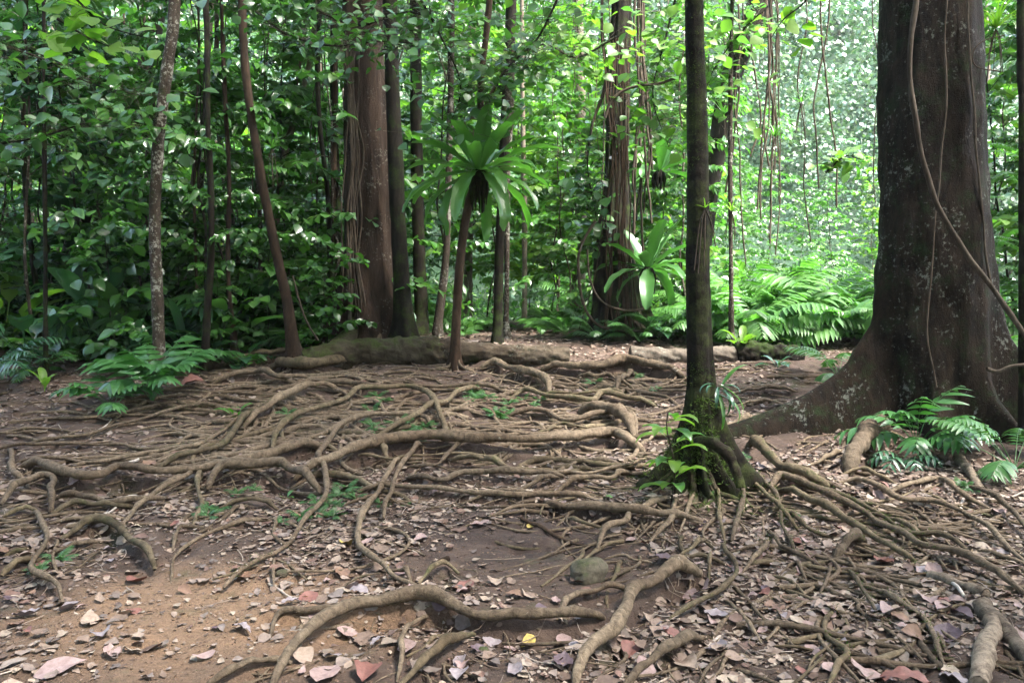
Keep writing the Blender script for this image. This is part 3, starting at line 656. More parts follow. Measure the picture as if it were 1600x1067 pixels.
def zone(px):
    return ('left of the mottled trunk' if px < 245 else 'between mottled and leaning trunks' if px < 420 else 'just left of the big reddish trunk' if px < 560 else
            'right of the big reddish trunk' if px < 720 else 'around the bright path in the middle' if px < 880 else 'around the vine covered tree' if px < 1080 else 'on the bright slope' if px < 1370 else 'behind the giant tree')
SPK = ['medium leaved green', 'dark glossy leaved', 'broad bluish leaved', 'narrow leaved tall', 'light yellow green', 'low dark bushy']
def place_sap(px, Y, k, sc=1.0, row='near'):
    x = (px-800)/FPX*Y; z = gz1(x, Y)
    kind = 'shrub' if k == 5 else 'sapling'
    dup(SP[k], (x, Y, z-.02), rng.uniform(0, 6.28), sc, '%s %s %s, %s row' % (SPK[k], kind, zone(px), row), kind, SPK[k]+' '+kind+'s of the thicket', tilt=rng.normal(0, .05))
def strat(n, a, b): return a+(np.arange(n)+rng.uniform(0, 1, n))/n*(b-a)
for px in rng.permutation(strat(15, -120, 540)): place_sap(px, rng.uniform(10.2, 13), rng.choice([0, 1, 2, 3, 0, 1]), rng.uniform(.85, 1.25))
for px in rng.permutation(strat(17, -200, 640)): place_sap(px, rng.uniform(13, 18), rng.choice([0, 1, 2, 3, 4]), rng.uniform(.9, 1.4), 'second')
for px in rng.permutation(strat(12, -200, 800)): place_sap(px, rng.uniform(18, 25), rng.choice([0, 1, 3, 4]), rng.uniform(1.1, 1.7), 'far')
for px in rng.permutation(strat(8, 640, 900)): place_sap(px, rng.uniform(13, 19), rng.choice([3, 4, 4, 1]), rng.uniform(.8, 1.2), 'second')
for px in rng.permutation(strat(9, 860, 1090)): place_sap(px, rng.uniform(12.5, 18), rng.choice([0, 4, 4, 3]), rng.uniform(.8, 1.3), 'second')
for px in rng.permutation(strat(6, 760, 1150)): place_sap(px, rng.uniform(19, 26), rng.choice([0, 4, 3]), rng.uniform(1.1, 1.6), 'far')
for px in rng.permutation(strat(7, 1100, 1370)): place_sap(px, rng.uniform(17, 26), rng.choice([4, 0, 3]), rng.uniform(.45, .9), 'far')
for px in rng.permutation(strat(10, 1540, 1800)): place_sap(px, rng.uniform(9.5, 17), rng.choice([4, 0, 3, 1]), rng.uniform(.7, 1.2), 'second')
for px in rng.permutation(strat(30, -150, 540)): place_sap(px, rng.uniform(10, 14), 5, rng.uniform(.6, 1.2))
for px in rng.permutation(strat(6, 900, 1080)): place_sap(px, rng.uniform(14, 20), 5, rng.uniform(.6, 1.2), 'second')
for i, px in enumerate(strat(26, -60, 560)):
    Y = rng.uniform(10.5, 19); x = (px-800)/FPX*Y; z = gz1(x, Y); dx = rng.normal(0, .25); g = G()
    P = resample([(x, Y, z-.1), (x+dx*.6+rng.normal(0, .1), Y, z+2.2), (x+dx+rng.normal(0, .15), Y, z+4.5), (x+dx*1.5, Y, z+7.5)], 60); tube(g, P, np.linspace(1, .6, 60)*rng.uniform(.018, .05), 8, .12)
    tag(g.obj('thin_tree', M[['bark_thin', 'bark_dark', 'bark_pale', 'bark_brown'][i % 4]]), '%s bare thin tree %s' % (['mottled', 'dark', 'pale', 'brown'][i % 4], zone(px)), 'tree', '%s bare thin trees in the left thicket' % ['mottled', 'dark', 'pale', 'brown'][i % 4])
for p in SP: retire(p)

# ------------------------------------------------------------------ ferns, palms and ground plants
def fern_mesh(nf, L, ll, lw, n, droop, mat, el=(.6, 1.2), tp=T_STR, stalk=.18, rr=.004, name='fern'):
    g = G()
    for i in range(nf):
        frond(g, (0, 0, 0), i*2.4+rng.normal(0, .25), rng.uniform(*el), L*rng.uniform(.7, 1.1), droop*rng.uniform(.7, 1.2), ll*rng.uniform(.85, 1.1), lw, n, tp=tp, stalk=stalk, rr=rr)
    return g.mesh(name, mat)
FM = [fern_mesh(14, 1.0, .18, .15, 34, 1.3, M['fern']), fern_mesh(13, .8, .15, .13, 32, 1.5, M['fern']), fern_mesh(11, 1.1, .24, .20, 16, 1.3, M['fern'], tp=T_LA, stalk=.3), fern_mesh(10, .9, .16, .16, 22, 1.4, M['fern_dark'])]
PM = [fern_mesh(8, 1.9, .45, .32, 26, 1.2, M['leaf_blue'], (.7, 1.3), T_STR, .25, .01, 'palm'), fern_mesh(9, 2.6, .5, .3, 34, 1.5, M['fern'], (.8, 1.3), T_STR, .2, .012, 'palm')]
def broad_mesh(nf, L, W, mat, el=(.3, 1.1), name='broadleaf_plant', stalk=.45, droop=.8):
    g = G()
    for i in range(nf): strap(g, (0, 0, 0), i*2.4+rng.normal(0, .3), rng.uniform(*el), L*rng.uniform(.6, 1.1), W*rng.uniform(.8, 1.1), droop*rng.uniform(.7, 1.3), n=9, stalk=stalk, wavy=.03)
    return g.mesh(name, mat)
BM = [broad_mesh(9, .8, .22, M['leaf_blue']), broad_mesh(12, .5, .13, M['leaf_mid']), broad_mesh(7, 1.2, .34, M['leaf_dark'], (.7, 1.3)), broad_mesh(9, .16, .05, M['leaf_blue'], stalk=.15), broad_mesh(6, .3, .09, M['leaf_mid'], stalk=.3)]
def fan_mesh(mat):
    g = G()
    for i in range(7):
        az = i*2.4+rng.normal(0, .2); el = rng.uniform(.5, 1.2); L = rng.uniform(.7, 1.2); e = az_dir(az, el)*L; tube(g, resample([(0, 0, 0), e*.5+[0, 0, .06], e], 8), .006, 4)
        for k in range(15):
            a = (k-7)/7*1.9; d = az_dir(az, el-.9); s = np.array([-math.sin(az), math.cos(az), 0]); D = d*math.cos(a)+s*math.sin(a)
            leaves(g, [e], [D+[0, 0, -.1]], [np.cross(s, d)*-1+rng.normal(0, .1, 3)], rng.uniform(.4, .52), .32, T_STR)
    return g.mesh('fan_palm', mat)
FAN = [fan_mesh(M['leaf_blue']), fan_mesh(M['fern_dark'])]
def put(name, me, x, y, label, cat, group=None, sc=1.0, rz=None, z=None):
    o = bpy.data.objects.new(name, me); COL.objects.link(o); o.location = (x, y, (gz1(x, y) if z is None else z)); o.rotation_euler = (rng.normal(0, .08), rng.normal(0, .08), rng.uniform(0, 6.28) if rz is None else rz); o.scale = (sc,)*3
    return tag(o, label, cat, group)
def scatter(n, a, b, y0, y1, name, meshes, cat, lab, group, s0, s1):
    for px in strat(n, a, b):
        Y = rng.uniform(y0, y1); k = rng.integers(len(meshes))
        row = 'front' if Y < y0+(y1-y0)*.5 else 'back'
        put(name, meshes[k], (px-800)/FPX*Y, Y, '%s %s, %s rows' % (lab, zone(px), row), cat, group, rng.uniform(s0, s1))
scatter(52, 1095, 1400, 11.2, 15, 'fern', FM[:3], 'fern', 'bright green arching fern', 'ferns of the sunny bank at the right', 1.0, 1.7)
scatter(16, 1110, 1370, 16, 24, 'fern', FM[:2], 'fern', 'distant pale green fern', 'ferns climbing the far slope', .9, 1.5)
scatter(14, 840, 930, 12.5, 18, 'fern', FM[:2], 'fern', 'sunlit fern beside the path', 'ferns by the path', .5, .95)
scatter(9, 640, 770, 12.2, 16, 'fern', FM[:3], 'fern', 'pale green fern behind the log', 'ferns behind the log', .4, .7)
scatter(10, 1540, 1760, 8.3, 12, 'fern', FM, 'fern', 'green fern at the right edge', 'ferns at the right edge', .8, 1.3)
scatter(34, -80, 520, 10.2, 13.5, 'fern', [FM[3], FM[1], FM[3]], 'fern', 'dark small fern under the trees', 'ferns of the shaded left understory', .5, .9)
scatter(30, -120, 500, 9.4, 12.5, 'broadleaf_plant', BM[:3], 'plant', 'dark broad leaved ground plant', 'broad leaved plants of the left understory', .6, 1.1)
scatter(14, -60, 420, 10.4, 14, 'fan_palm', FAN, 'palm', 'low fan palm with folded bluish leaves', 'fan palms of the left understory', .7, 1.1)
scatter(14, -100, 540, 12, 18, 'feather_palm', PM, 'palm', 'arching feather palm in the thicket', 'feather palms of the thicket', .8, 1.3)
scatter(6, 900, 1300, 15, 22, 'feather_palm', PM[1:], 'palm', 'arching light green feather palm', 'feather palms of the bright slope', .6, 1.0)
scatter(16, 1000, 1330, 10.9, 12.2, 'broadleaf_plant', BM[:2], 'plant', 'leafy plant at the foot of the fern bank', 'plants edging the fern bank', .4, .9)
scatter(12, 1500, 1680, 7.6, 9.5, 'broadleaf_plant', BM[:3], 'plant', 'broad leaved plant behind the plank root', 'plants behind the giant tree', .4, .9)
for (px, py, Y, k, L, W, mt) in [(40,500,9.6,8,1.2,.3,'leaf_blue'),(110,520,9.9,9,1.0,.2,'leaf_mid'),(150,470,10.4,7,1.5,.36,'leaf_blue'),(205,520,9.7,9,.9,.13,'leaf_blue'),(290,505,10.2,8,1.0,.14,'leaf_blue'),(350,500,10.4,8,1.1,.3,'leaf_mid'),(480,490,11,8,.9,.2,'leaf_mid'),(5,430,10.6,8,1.4,.3,'leaf_light'),(400,470,11.2,7,1.3,.32,'leaf_blue')]:
    x = (px-800)/FPX*Y; z = gz1(x, Y); t = thing('broad_leaf_plant', 'tall plant with %s %s leaves %s' % ('narrow' if W < .15 else 'wide', {'leaf_blue': 'bluish', 'leaf_mid': 'green', 'leaf_light': 'light green'}[mt], ['at the far left edge','under the mottled trunk','behind the bushy seedling palm','at the foot of the mottled trunk','left of the dark pole trunk','right of the dark pole trunk','left of the big reddish trunk','high at the left edge','behind the leaning trunk'][[40,110,150,205,290,350,480,5,400].index(px)]), 'plant', (x, Y, z))
    for i in range(k):
        g = G(); strap(g, (x, Y, z), i*2.4+rng.normal(0, .2), rng.uniform(.6, 1.35), L*rng.uniform(.7, 1.1), W, rng.uniform(.6, 1.1), n=12, stalk=.5 if W > .15 else .25, wavy=.05); g.obj('leaf', M[mt], t)
for k, (px, py, Y) in enumerate([(935,515,11.5),(1000,515,11.2),(1030,518,11.3),(1050,505,11.8),(915,505,12.2)]):
    put('fern', FM[3], (px-800)/FPX*Y, Y, 'dark fern at the foot of the vine covered tree, %s' % ['left front','right front','far right front','right side','left side'][k], 'fern', None, rng.uniform(.6, .9))
# palm with fronds at head height, left of the reddish trunk
def palm_high(px, py, Y, L, n, label, mat):
    p = at(px, py, Y); x, y = p[0], p[1]; z0 = gz1(x, y); t = thing('tall_palm', label, 'palm', (x, y, z0))
    g = G(); tube(g, resample([(x, y, z0-.1), (x+.05, y, (z0+p[2])/2), tuple(p)], 30), .035, 10, .1); g.obj('trunk', M['bark_thin'], t)
    for i in range(n):
        g = G(); frond(g, p, i*2.4+rng.normal(0, .2), rng.uniform(.5, 1.2), L*rng.uniform(.8, 1.1), 1.6, .42, .28, 40, tp=T_STR, stalk=.12, rr=.012, hang=.35); g.obj('frond', mat, t)
palm_high(398, 205, 12.5, 1.7, 9, 'palm with long arching feather fronds behind the leaning trunk', M['fern'])
palm_high(60, 160, 12.0, 1.7, 8, 'palm with dark feather fronds near the upper left edge', M['leaf_blue'])
palm_high(870, 395, 20, 1.6, 8, 'small pale feather palm beyond the path in the clearing', M['fern'])

def bush(label, px, py, spec, mat, cat='plant', name='pinnate_plant', Y=None, zb=None):
    """hand placed plant: spec = list of (az deg, el, L, droop, leaflet len, leaflet w, n)"""
    p = hit(px, py) if Y is None else at(px, py, Y); x, y = p[0], p[1]; z = gz1(x, y) if zb is None else zb
    t = thing(name, label, cat, (x, y, z))
    for az, el, L, dr, ll, lw, n in spec:
        g = G(); frond(g, (x, y, z), R(az), el, L, dr, ll, lw, n, ang=62, tp=tpl([.03, .13, .15, .11, .07, .008], .12, .3), rr=.004, stalk=.38, hang=.2); g.obj('frond', mat, t)
    return t
sp = lambda k, L, ll, lw, n, e=(.5, 1.2), a0=0, a1=360: [(a0+(a1-a0)*(i+.5)/k+rng.normal(0, 8), rng.uniform(*e), L*rng.uniform(.75, 1.1), rng.uniform(1.0, 1.7), ll*rng.uniform(.9, 1.1), lw, n) for i in range(k)]
bush('bushy seedling palm with drooping paired leaflets below the mottled trunk', 238, 628, sp(16, .85, .25, .42, 7, (.6, 1.4)), M['leaf_shrub'])
bush('smaller seedling palm with pointed leaflets in front of the bushy one', 175, 642, sp(9, .6, .19, .34, 6, (.6, 1.4)), M['leaf_shrub'])
bush('low feathery palm seedling right of the mottled trunk', 300, 580, sp(9, .8, .23, .36, 7, (.4, 1.2)), M['leaf_shrub'])
bush('fan of feathery seedlings at the far left edge', -10, 600, sp(14, .9, .22, .2, 10), M['leaf_blue'])
bush('feathery seedlings between the left edge and the thin dark stem', 60, 590, sp(9, .55, .13, .13, 10), M['fern_dark'])
bush('green plant with paired oval leaflets growing at the giant tree foot', 1432, 700, sp(15, .66, .19, .26, 6, (.6, 1.4), 150, 390), M['leaf_shrub'])
bush('low leaflet plant beside the giant tree root', 1412, 722, sp(8, .38, .12, .13, 5, (.3, .9), 170, 380), M['leaf_blue'])
bush('dark fern with toothed fronds at the right edge', 1585, 735, sp(12, .85, .16, .18, 13, (.4, 1.2)), M['fern_dark'], 'fern', 'fern')
bush('dark drooping fern behind the plank root', 1310, 590, sp(10, .7, .16, .16, 12, (.4, 1.1)), M['fern_dark'], 'fern', 'fern')
bush('fern growing on the shaded foot of the vine covered tree', 1045, 520, sp(9, .9, .25, .22, 9, (.3, 1.1)), M['fern_dark'], 'fern', 'fern')
def clumpy(label, px, py, k, L, W, mat, name='seedling', cat='seedling', el=(.2, 1.1), stalk=.35, droop=.9, az=(0, 360), hgt=0.0):
    p = hit(px, py); x, y = p[0], p[1]; z = gz1(x, y); t = thing(name, label, cat, (x, y, z))
    g = G(); st = np.array([x, y, z])
    tube(g, [st-[0, 0, .03], st+[0, 0, hgt*.5+.01], st+[0, 0, hgt+.02]], .004, 5); g.obj('stem', M['bark_thin'], t)
    for i in range(k):
        g = G(); strap(g, st+[0, 0, hgt*rng.uniform(.4, 1)], R(az[0]+(az[1]-az[0])*(i+.5)/k)+rng.normal(0, .2), rng.uniform(*el), L*rng.uniform(.7, 1.1), W*rng.uniform(.8, 1.1), droop, n=8, stalk=stalk, wavy=.04); g.obj('leaf', mat, t)
    return t
clumpy('bluish seedling rosette in front of the mossy log, right one', 570, 557, 9, .26, .08, M['leaf_blue'])
clumpy('bluish seedling rosette in front of the mossy log, left one', 506, 566, 8, .24, .08, M['leaf_blue'])
clumpy('three leaved light seedling on the roots left of centre', 368, 645, 5, .24, .09, M['leaf_mid'])
clumpy('small seedling under the leaning trunk', 425, 560, 6, .22, .08, M['leaf_blue'])
clumpy('pale seedling on the roots near the bushy palm seedling', 262, 640, 5, .2, .09, M['leaf_blue'])
clumpy('tiny seedling with three leaves on the moss left of centre', 447, 770, 5, .09, .04, M['leaf_mid'])
clumpy('yellowish seedling near the left thicket edge', 70, 618, 4, .3, .1, M['leaf_light'], el=(.8, 1.4))
clumpy('small seedling in front of the thin dark stem', 35, 585, 7, .3, .1, M['leaf_mid'])
clumpy('dark rosette under the right edge tree', 1582, 620, 8, .22, .08, M['leaf_blue'])
clumpy('sprout in the leaf litter right of the plank root', 1290, 790, 4, .08, .03, M['leaf_mid'])
clumpy('bluish sprout beyond the pale log', 1215, 575, 7, .3, .1, M['leaf_blue'])
clumpy('light green sprouts in front of the fern bank', 1160, 560, 8, .45, .12, M['leaf_light'], el=(.7, 1.3), hgt=.1)
SMF = [fern_mesh(8, .16, .045, .04, 12, 1.2, M['fern_dark'], (.3, 1.2)), fern_mesh(9, .13, .035, .035, 10, 1.2, M['fern_dark'], (.3, 1.2))]
tiny = [(520,792,6,'by the long hanging root'),(545,770,5,'by the long hanging root'),(470,805,4,'at the edge of the orange clay'),(620,780,2,'between the two hanging roots'),(655,675,5,'in the middle of the root mat'),(590,668,4,'in the middle of the root mat'),(740,622,5,'on the upper root mat'),(770,640,4,'on the upper root mat'),(590,628,4,'on the upper root mat'),(480,650,3,'left on the root mat'),(365,762,3,'on the left bank'),(75,885,3,'under the left root knot'),(655,712,2,'beside the thick cross root'),(830,625,3,'right on the root mat'),(985,590,3,'below the pale log'),(1000,605,2,'below the pale log'),(930,603,3,'below the long pale root'),(330,800,3,'on the left bank'),(1120,760,5,'on the mossy pole foot'),(1150,725,3,'on the mossy pole foot'),(1260,800,2,'among the right roots'),(1500,760,2,'near the giant tree'),(1330,575,3,'by the plank root')]
for px, py, n, wh in tiny:
    for i in range(n):
        q = hit(px+rng.normal(0, 16), py+rng.normal(0, 7)); put('tiny_fern', SMF[rng.integers(2)], q[0], q[1], 'tiny green fern '+wh, 'fern', 'tiny ferns '+wh, rng.uniform(.5, 1.1)*(1.1 if py < 700 else .8))

# epiphytes -------------------------------------------------------------
def nest_fern(label, px, py, Y, k, L, W, root_len=.35, el=(.0, 1.35), az0=0):
    p = at(px, py, Y); t = thing('nest_fern', label, 'fern', p); g = G()
    for i in range(26):
        d = rdir(1)[0]*[.09, .09, .04]; e = p+d*1.1-[0, 0, root_len*rng.uniform(.5, 1)]; tube(g, resample([p+d*.6, p+d*1.2-[0, 0, root_len*.3], e*[1, 1, 1]], 8), np.linspace(.03, .006, 8), 6, .3)
    g.obj('root_mass', M['bark_dark'], t)
    for i in range(k):
        u = i/(k-1); g = G(); e = el[1]*(1-u)+el[0]*u
        strap(g, p+az_dir(i*2.4+az0, .2)*.04, i*2.4+az0+rng.normal(0, .15), e, L*rng.uniform(.8, 1.1), W*rng.uniform(.85, 1.1), .25+.75*u, n=14, wavy=.12, fold=.22,
              prof=lambda t: max(.03, (.18+.82*min(1, t*2.2))*math.sqrt(max(0, 1-max(0, (t-.45)/.56)**2.2)))); g.obj('leaf', M['nest' if Y < 11 else 'fern_dark'], t)
nest_fern('large bird nest fern with long glossy leaves perched on the slim brown trunk', 748, 268, 9.5, 34, .98, .18, .5, (-.65, 1.2))
nest_fern('dark bird nest fern growing low on the side of the vine covered tree', 1012, 420, 11.4, 18, .85, .19, .4, (-.6, 1.1))
nest_fern('bird nest fern half hidden high in the leaves right of the vine covered tree', 1030, 270, 13, 9, .8, .2, .3, (0, 1.1))
def bromeliad(label, px, py, Y, k, L, W, mat='yellowleaf'):
    p = at(px, py, Y); t = thing('bromeliad', label, 'bromeliad', p); g = G()
    for i in range(k): strap(g, p, i*2.4, rng.uniform(.3, 1.35), L*rng.uniform(.7, 1.1), W, rng.uniform(.5, 1.3), n=8, wavy=0, prof=lambda t: max(.03, 1-t*.9))
    g.obj('leaf_rosette', M[mat], t); g = G()
    for i in range(8): d = rdir(1)[0]*.04; tube(g, resample([p, p+d-[0, 0, .1], p+d*2-[0, 0, rng.uniform(.2, .5)]], 6), .004, 4)
    g.obj('hanging_roots', M['vine'], t)
bromeliad('spiky bromeliad on the right side of the giant trunk near the top', 1556, 45, 7.4, 22, .34, .03, 'yellowleaf')
bromeliad('thin bromeliad hanging in front of the hill, left one', 1211, 215, 10.5, 12, .28, .03, 'fern')
bromeliad('small bromeliad on a vine in front of the hill, right one', 1253, 160, 10.5, 10, .22, .025, 'fern')
bromeliad('bromeliad at the top of the epiphyte tree', 1190, 60, 13.8, 16, .5, .05, 'fern')
bromeliad('bromeliad low on the epiphyte tree', 1130, 180, 14.2, 16, .55, .05, 'fern')
bromeliad('spidery bromeliad high beside the leaning trunk', 425, 232, 10.5, 14, .3, .03, 'fern')
bromeliad('small bromeliad on the thin bare pole', 1143, 330, 10.4, 9, .22, .025, 'yellowleaf')
bromeliad('small bromeliad sprouting from the mossy pole', 1102, 325, 5.62, 8, .1, .012, 'yellowleaf')
# long sword fern fronds hanging at the right edge
t = thing('sword_fern', 'long bright sword fern fronds hanging beside the giant trunk at the right edge', 'fern', at(1600, 300, 7.6))
for k in range(9):
    g = G(); frond(g, at(1600+rng.uniform(-6, 30), 250+k*22, 7.6), R(180+rng.normal(0, 50)), rng.uniform(.2, .9), rng.uniform(.5, .85), 2.0, .07, .06, 44, ang=80, rr=.003, stalk=.05, hang=.05); g.obj('frond', M['fern'], t)
# strap plant and broad seedling on the mossy pole
p = at(1118, 600, 5.45); t = thing('strap_fern', 'fern with hanging strap leaves growing on the right side of the mossy pole', 'fern', p)
for k, (a, e, L, W) in enumerate([(200, .1, .16, .03), (250, -.4, .2, .03), (290, -.2, .22, .035), (320, -.3, .30, .035), (345, -.5, .34, .035), (15, .9, .26, .06), (330, .5, .2, .04), (275, -.7, .3, .03), (300, -.8, .26, .03), (225, .3, .14, .03)]):
    g = G(); strap(g, p+[.02*(k % 3-1)+.02, 0, -.02*(k % 4)], R(a), e, L, W, 1.5 if k != 5 else .7, n=10, wavy=.02); g.obj('leaf', M['nest'] if k in (3, 4, 5, 7) else M['leaf_blue'], t)
p = at(1050, 705, 5.32)
t = thing('broadleaf_seedling', 'leafy seedling with light oval leaves rising against the left side of the mossy pole', 'seedling', (p[0], 5.32, gz1(p[0], 5.32)))
b = np.array(t.location); g = G(); st = resample([b, b+[.02, 0, .25], b+[-.04, -.02, .5], b+[-.03, 0, .62]], 16); tube(g, st, .005, 6); g.obj('stem', M['bark_thin'], t)
for k in range(22):
    h = .12+.5*k/21; g = G(); q = st[min(15, int(k/22*13)+2)]
    strap(g, q, R(150+k*47)+rng.normal(0, .2), rng.uniform(.1, .7), rng.uniform(.17, .30), rng.uniform(.07, .10), 1.0, n=8, stalk=.25, wavy=.04); g.obj('leaf', M['leaf_light'] if k % 3 else M['leaf_mid'], t)
# large lime leaves, top left and top right
def big_leaf_branch(label, pts, Y, n, L, wr, mat, name='leafy_branch', tp=T_RND, px_spread=1.0):
    P = resample([at(a, b, Y) for a, b in pts], 30); t = thing(name, label, 'branch', P[0]); g = G(); tube(g, P, np.linspace(.016, .004, 30), 6, .1); g.obj('twig', M['bark_dark'], t)
    gl = G(); idx = rng.integers(3, 30, n); Q = P[idx]+rng.normal(0, .16*px_spread, (n, 3))*[1, .7, .6]
    D = np.stack([rng.normal(0, 1, n), rng.normal(-.3, .6, n), rng.normal(-.35, .25, n)], -1); leaves(gl, Q, D, np.tile([0, -.35, 1.], (n, 1))+rng.normal(0, .35, (n, 3)), L*rng.uniform(.6, 1.2, n), None, tp)
    gt = G()
    for a, b in zip(P[idx], Q): tube(gt, resample([a, (a+b)/2+[0, 0, .02], b], 4), .0025, 3)
    gl.obj('leaves', mat, t); tag(gt.obj('leaf_stalks', M['bark_thin'], t), kind='stuff')
big_leaf_branch('branch with large lime green veined leaves near the top left', [(60, -60), (120, 0), (165, 40), (230, 60)], 7.5, 18, .21, 1, M['yellowleaf'])
big_leaf_branch('branch with lime green leaves just below the topmost left ones', [(90, 30), (140, 60), (190, 80)], 7.8, 20, .19, 1, M['yellowleaf'])
big_leaf_branch('hanging branch with round lime leaves left of the hill, at the top', [(1290, -60), (1260, 0), (1225, 30), (1205, 60)], 8.5, 24, .16, 1, M['yellowleaf'])
big_leaf_branch('dark leafy branch crossing in front of the big reddish trunk', [(400, 18), (450, 55), (520, 72), (590, 65), (660, 70)], 8.6, 190, .12, 1, M['leaf_dark'], tp=T_OV, px_spread=1.5)
big_leaf_branch('leafy twig above the reddish trunk, behind the crossing branch', [(480, 10), (560, 40), (640, 20), (720, 50)], 9.2, 160, .12, 1, M['leaf_mid'], tp=T_OV, px_spread=1.5)
big_leaf_branch('leafy branch left of the bird nest fern at the top', [(640, -30), (690, 60), (720, 140), (690, 220)], 9.3, 200, .12, 1, M['leaf_mid'], tp=T_OV, px_spread=1.8)
big_leaf_branch('leafy branch above the bird nest fern', [(880, -20), (840, 60), (790, 110), (760, 170)], 9.3, 240, .13, 1, M['leaf_mid'], tp=T_OV, px_spread=2)
big_leaf_branch('leafy branch between the bird nest fern and the vine covered tree', [(960, 60), (900, 90), (850, 70), (800, 90)], 10.5, 200, .15, 1, M['leaf_light'], tp=T_OV, px_spread=2)
big_leaf_branch('lime leafy branch right behind the mossy pole top', [(1200, 10), (1150, 60), (1110, 120), (1100, 180)], 10.5, 160, .17, 1, M['leaf_light'], tp=T_OV, px_spread=2)
big_leaf_branch('lime leafy branch between the vine covered tree and the mossy pole', [(1060, -20), (1040, 60), (1020, 150), (1045, 230)], 11, 200, .16, 1, M['leaf_light'], tp=T_OV, px_spread=2)
big_leaf_branch('glossy climber leaves on the left side of the vine covered tree', [(925, 190), (918, 260), (930, 330), (935, 380)], 11.6, 150, .17, 1, M['leaf_dark'], tp=T_OV, px_spread=1.2, name='climbing_plant')
big_leaf_branch('leafy twig reaching in from the top left corner', [(-40, 60), (60, 90), (140, 130), (220, 150)], 8.5, 150, .15, 1, M['leaf_mid'], tp=T_OV, px_spread=2)
big_leaf_branch('leafy twig across the left thicket at mid height', [(-40, 230), (60, 215), (150, 190), (240, 200)], 9.0, 150, .15, 1, M['leaf_mid'], tp=T_OV, px_spread=2)
big_leaf_branch('small lime twig in front of the hill at mid height', [(1290, 270), (1320, 245), (1350, 250)], 10, 30, .16, 1, M['leaf_light'], tp=T_OV, px_spread=.8)

# ------------------------------------------------------------------ lianas and hanging vines
def vine(label, pts, Y, wpx, name='liana', mat='vine', group=None, Y2=None):
    n = len(pts); Ys = np.linspace(Y, Y2 or Y, n); Q = np.array([at(a, b, yy) for (a, b), yy in zip(pts, Ys)]); m = max(24, int(np.linalg.norm(np.diff(Q, axis=0), axis=1).sum()/.06)); P = resample(Q, m)
    P[:, 0] += .008*n_mid(P*2); g = G(); tube(g, P, wpx/2*Y/FPX*(1+.12*n_mid(P*3)), 8, .12); return tag(g.obj(name, M[mat]), label, 'vine', group)
vine('grey liana curving down across the front of the giant trunk to the lower right', [(1436, -60), (1430, 0), (1423, 60), (1423, 120), (1430, 190), (1445, 260), (1470, 330), (1510, 395), (1555, 455), (1605, 530), (1630, 600)], 6.3, 8)
vine('thin vine running straight down the giant trunk, left of its centre', [(1478, -20), (1476, 200), (1462, 330), (1455, 430), (1450, 520), (1462, 605)], 6.72, 2.6, 'climbing_vine')
vine('thin vine running down the right part of the giant trunk', [(1512, -20), (1515, 100), (1525, 200), (1533, 330), (1548, 450)], 6.85, 3.5, 'climbing_vine')
vine('thin looping vine beside the giant trunk at upper right', [(1570, 55), (1535, 65), (1518, 85), (1525, 105), (1560, 112)], 6.9, 1.8)
vine('arching branch between the vine covered tree and the mossy pole', [(945, 185), (955, 160), (975, 142), (1000, 134), (1030, 131), (1055, 122)], 10.8, 4.5, 'bare_branch')
vine('liana hanging in a long curve from the vine covered tree to the ground', [(930, 345), (905, 395), (903, 430), (912, 475), (935, 508), (975, 516), (1010, 517)], 11.3, 4.5)
vine('thin curved liana across the foot of the vine covered tree', [(918, 390), (922, 440), (940, 470), (975, 485), (1010, 482)], 11.2, 3)
vine('pale twisted vine winding up the vine covered tree', [(932, 360), (948, 310), (962, 260), (975, 210), (978, 150)], 11.6, 5, mat='vine')
vine('dark root arm reaching in from the right edge', [(1610, 570), (1580, 572), (1560, 580), (1542, 576)], 6.4, 6, 'bare_branch')
vine('dark bare twig angled above the bird nest fern', [(755, 235), (760, 160), (790, 110), (800, 95)], 9.8, 4, 'bare_branch')
vine('thin leaning stick beside the leaning trunk', [(455, 430), (475, 490), (497, 532)], 9.8, 3, 'bare_branch')
hang = []
for i in range(34):
    px = rng.choice([rng.uniform(985, 1012), rng.uniform(925, 1015), rng.uniform(1195, 1215), rng.uniform(1120, 1370), rng.uniform(640, 665), rng.uniform(30, 520)], p=[.25, .15, .18, .14, .12, .16]); Y = rng.uniform(11, 13.5)
    y1 = rng.uniform(220, 440) if px > 900 else rng.uniform(200, 480); y0 = -40; k = 6; xs = px+np.cumsum(rng.normal(0, 7, k))
    vine('thin hanging vine dangling '+zone(px), [(xs[j], y0+(y1-y0)*j/(k-1)) for j in range(k)], Y, rng.uniform(1.2, 3.2) if px > 1020 or px < 900 else rng.uniform(2, 5), 'hanging_vine', group='vines dangling '+zone(px))
# thin roots hugging the vine covered tree and the reddish tree
for (key, n, pxr, yb, Yv) in (('T5', 14, (938, 985), 515, 11.5), ('T1', 12, (538, 560), 515, 10.62)):
    t = TREES[key][0]; g = G()
    for i in range(n):
        x = rng.uniform(*pxr); pts = [(x+rng.normal(0, 5)+(x-sum(pxr)/2)*(.5*(j/4)**3), 60+(yb-60)*j/5) for j in range(6)]
        P = resample([at(a, b, Yv+.12-.12*(j/5)**2*2) for j, (a, b) in enumerate(pts)], 50); P[:, 0] += .02*n_mid(P); tube(g, P, rng.uniform(.005, .016), 6, .15)
    g.obj('clinging_vines', M['vine' if key == 'T1' else 'bark_brown'], t)

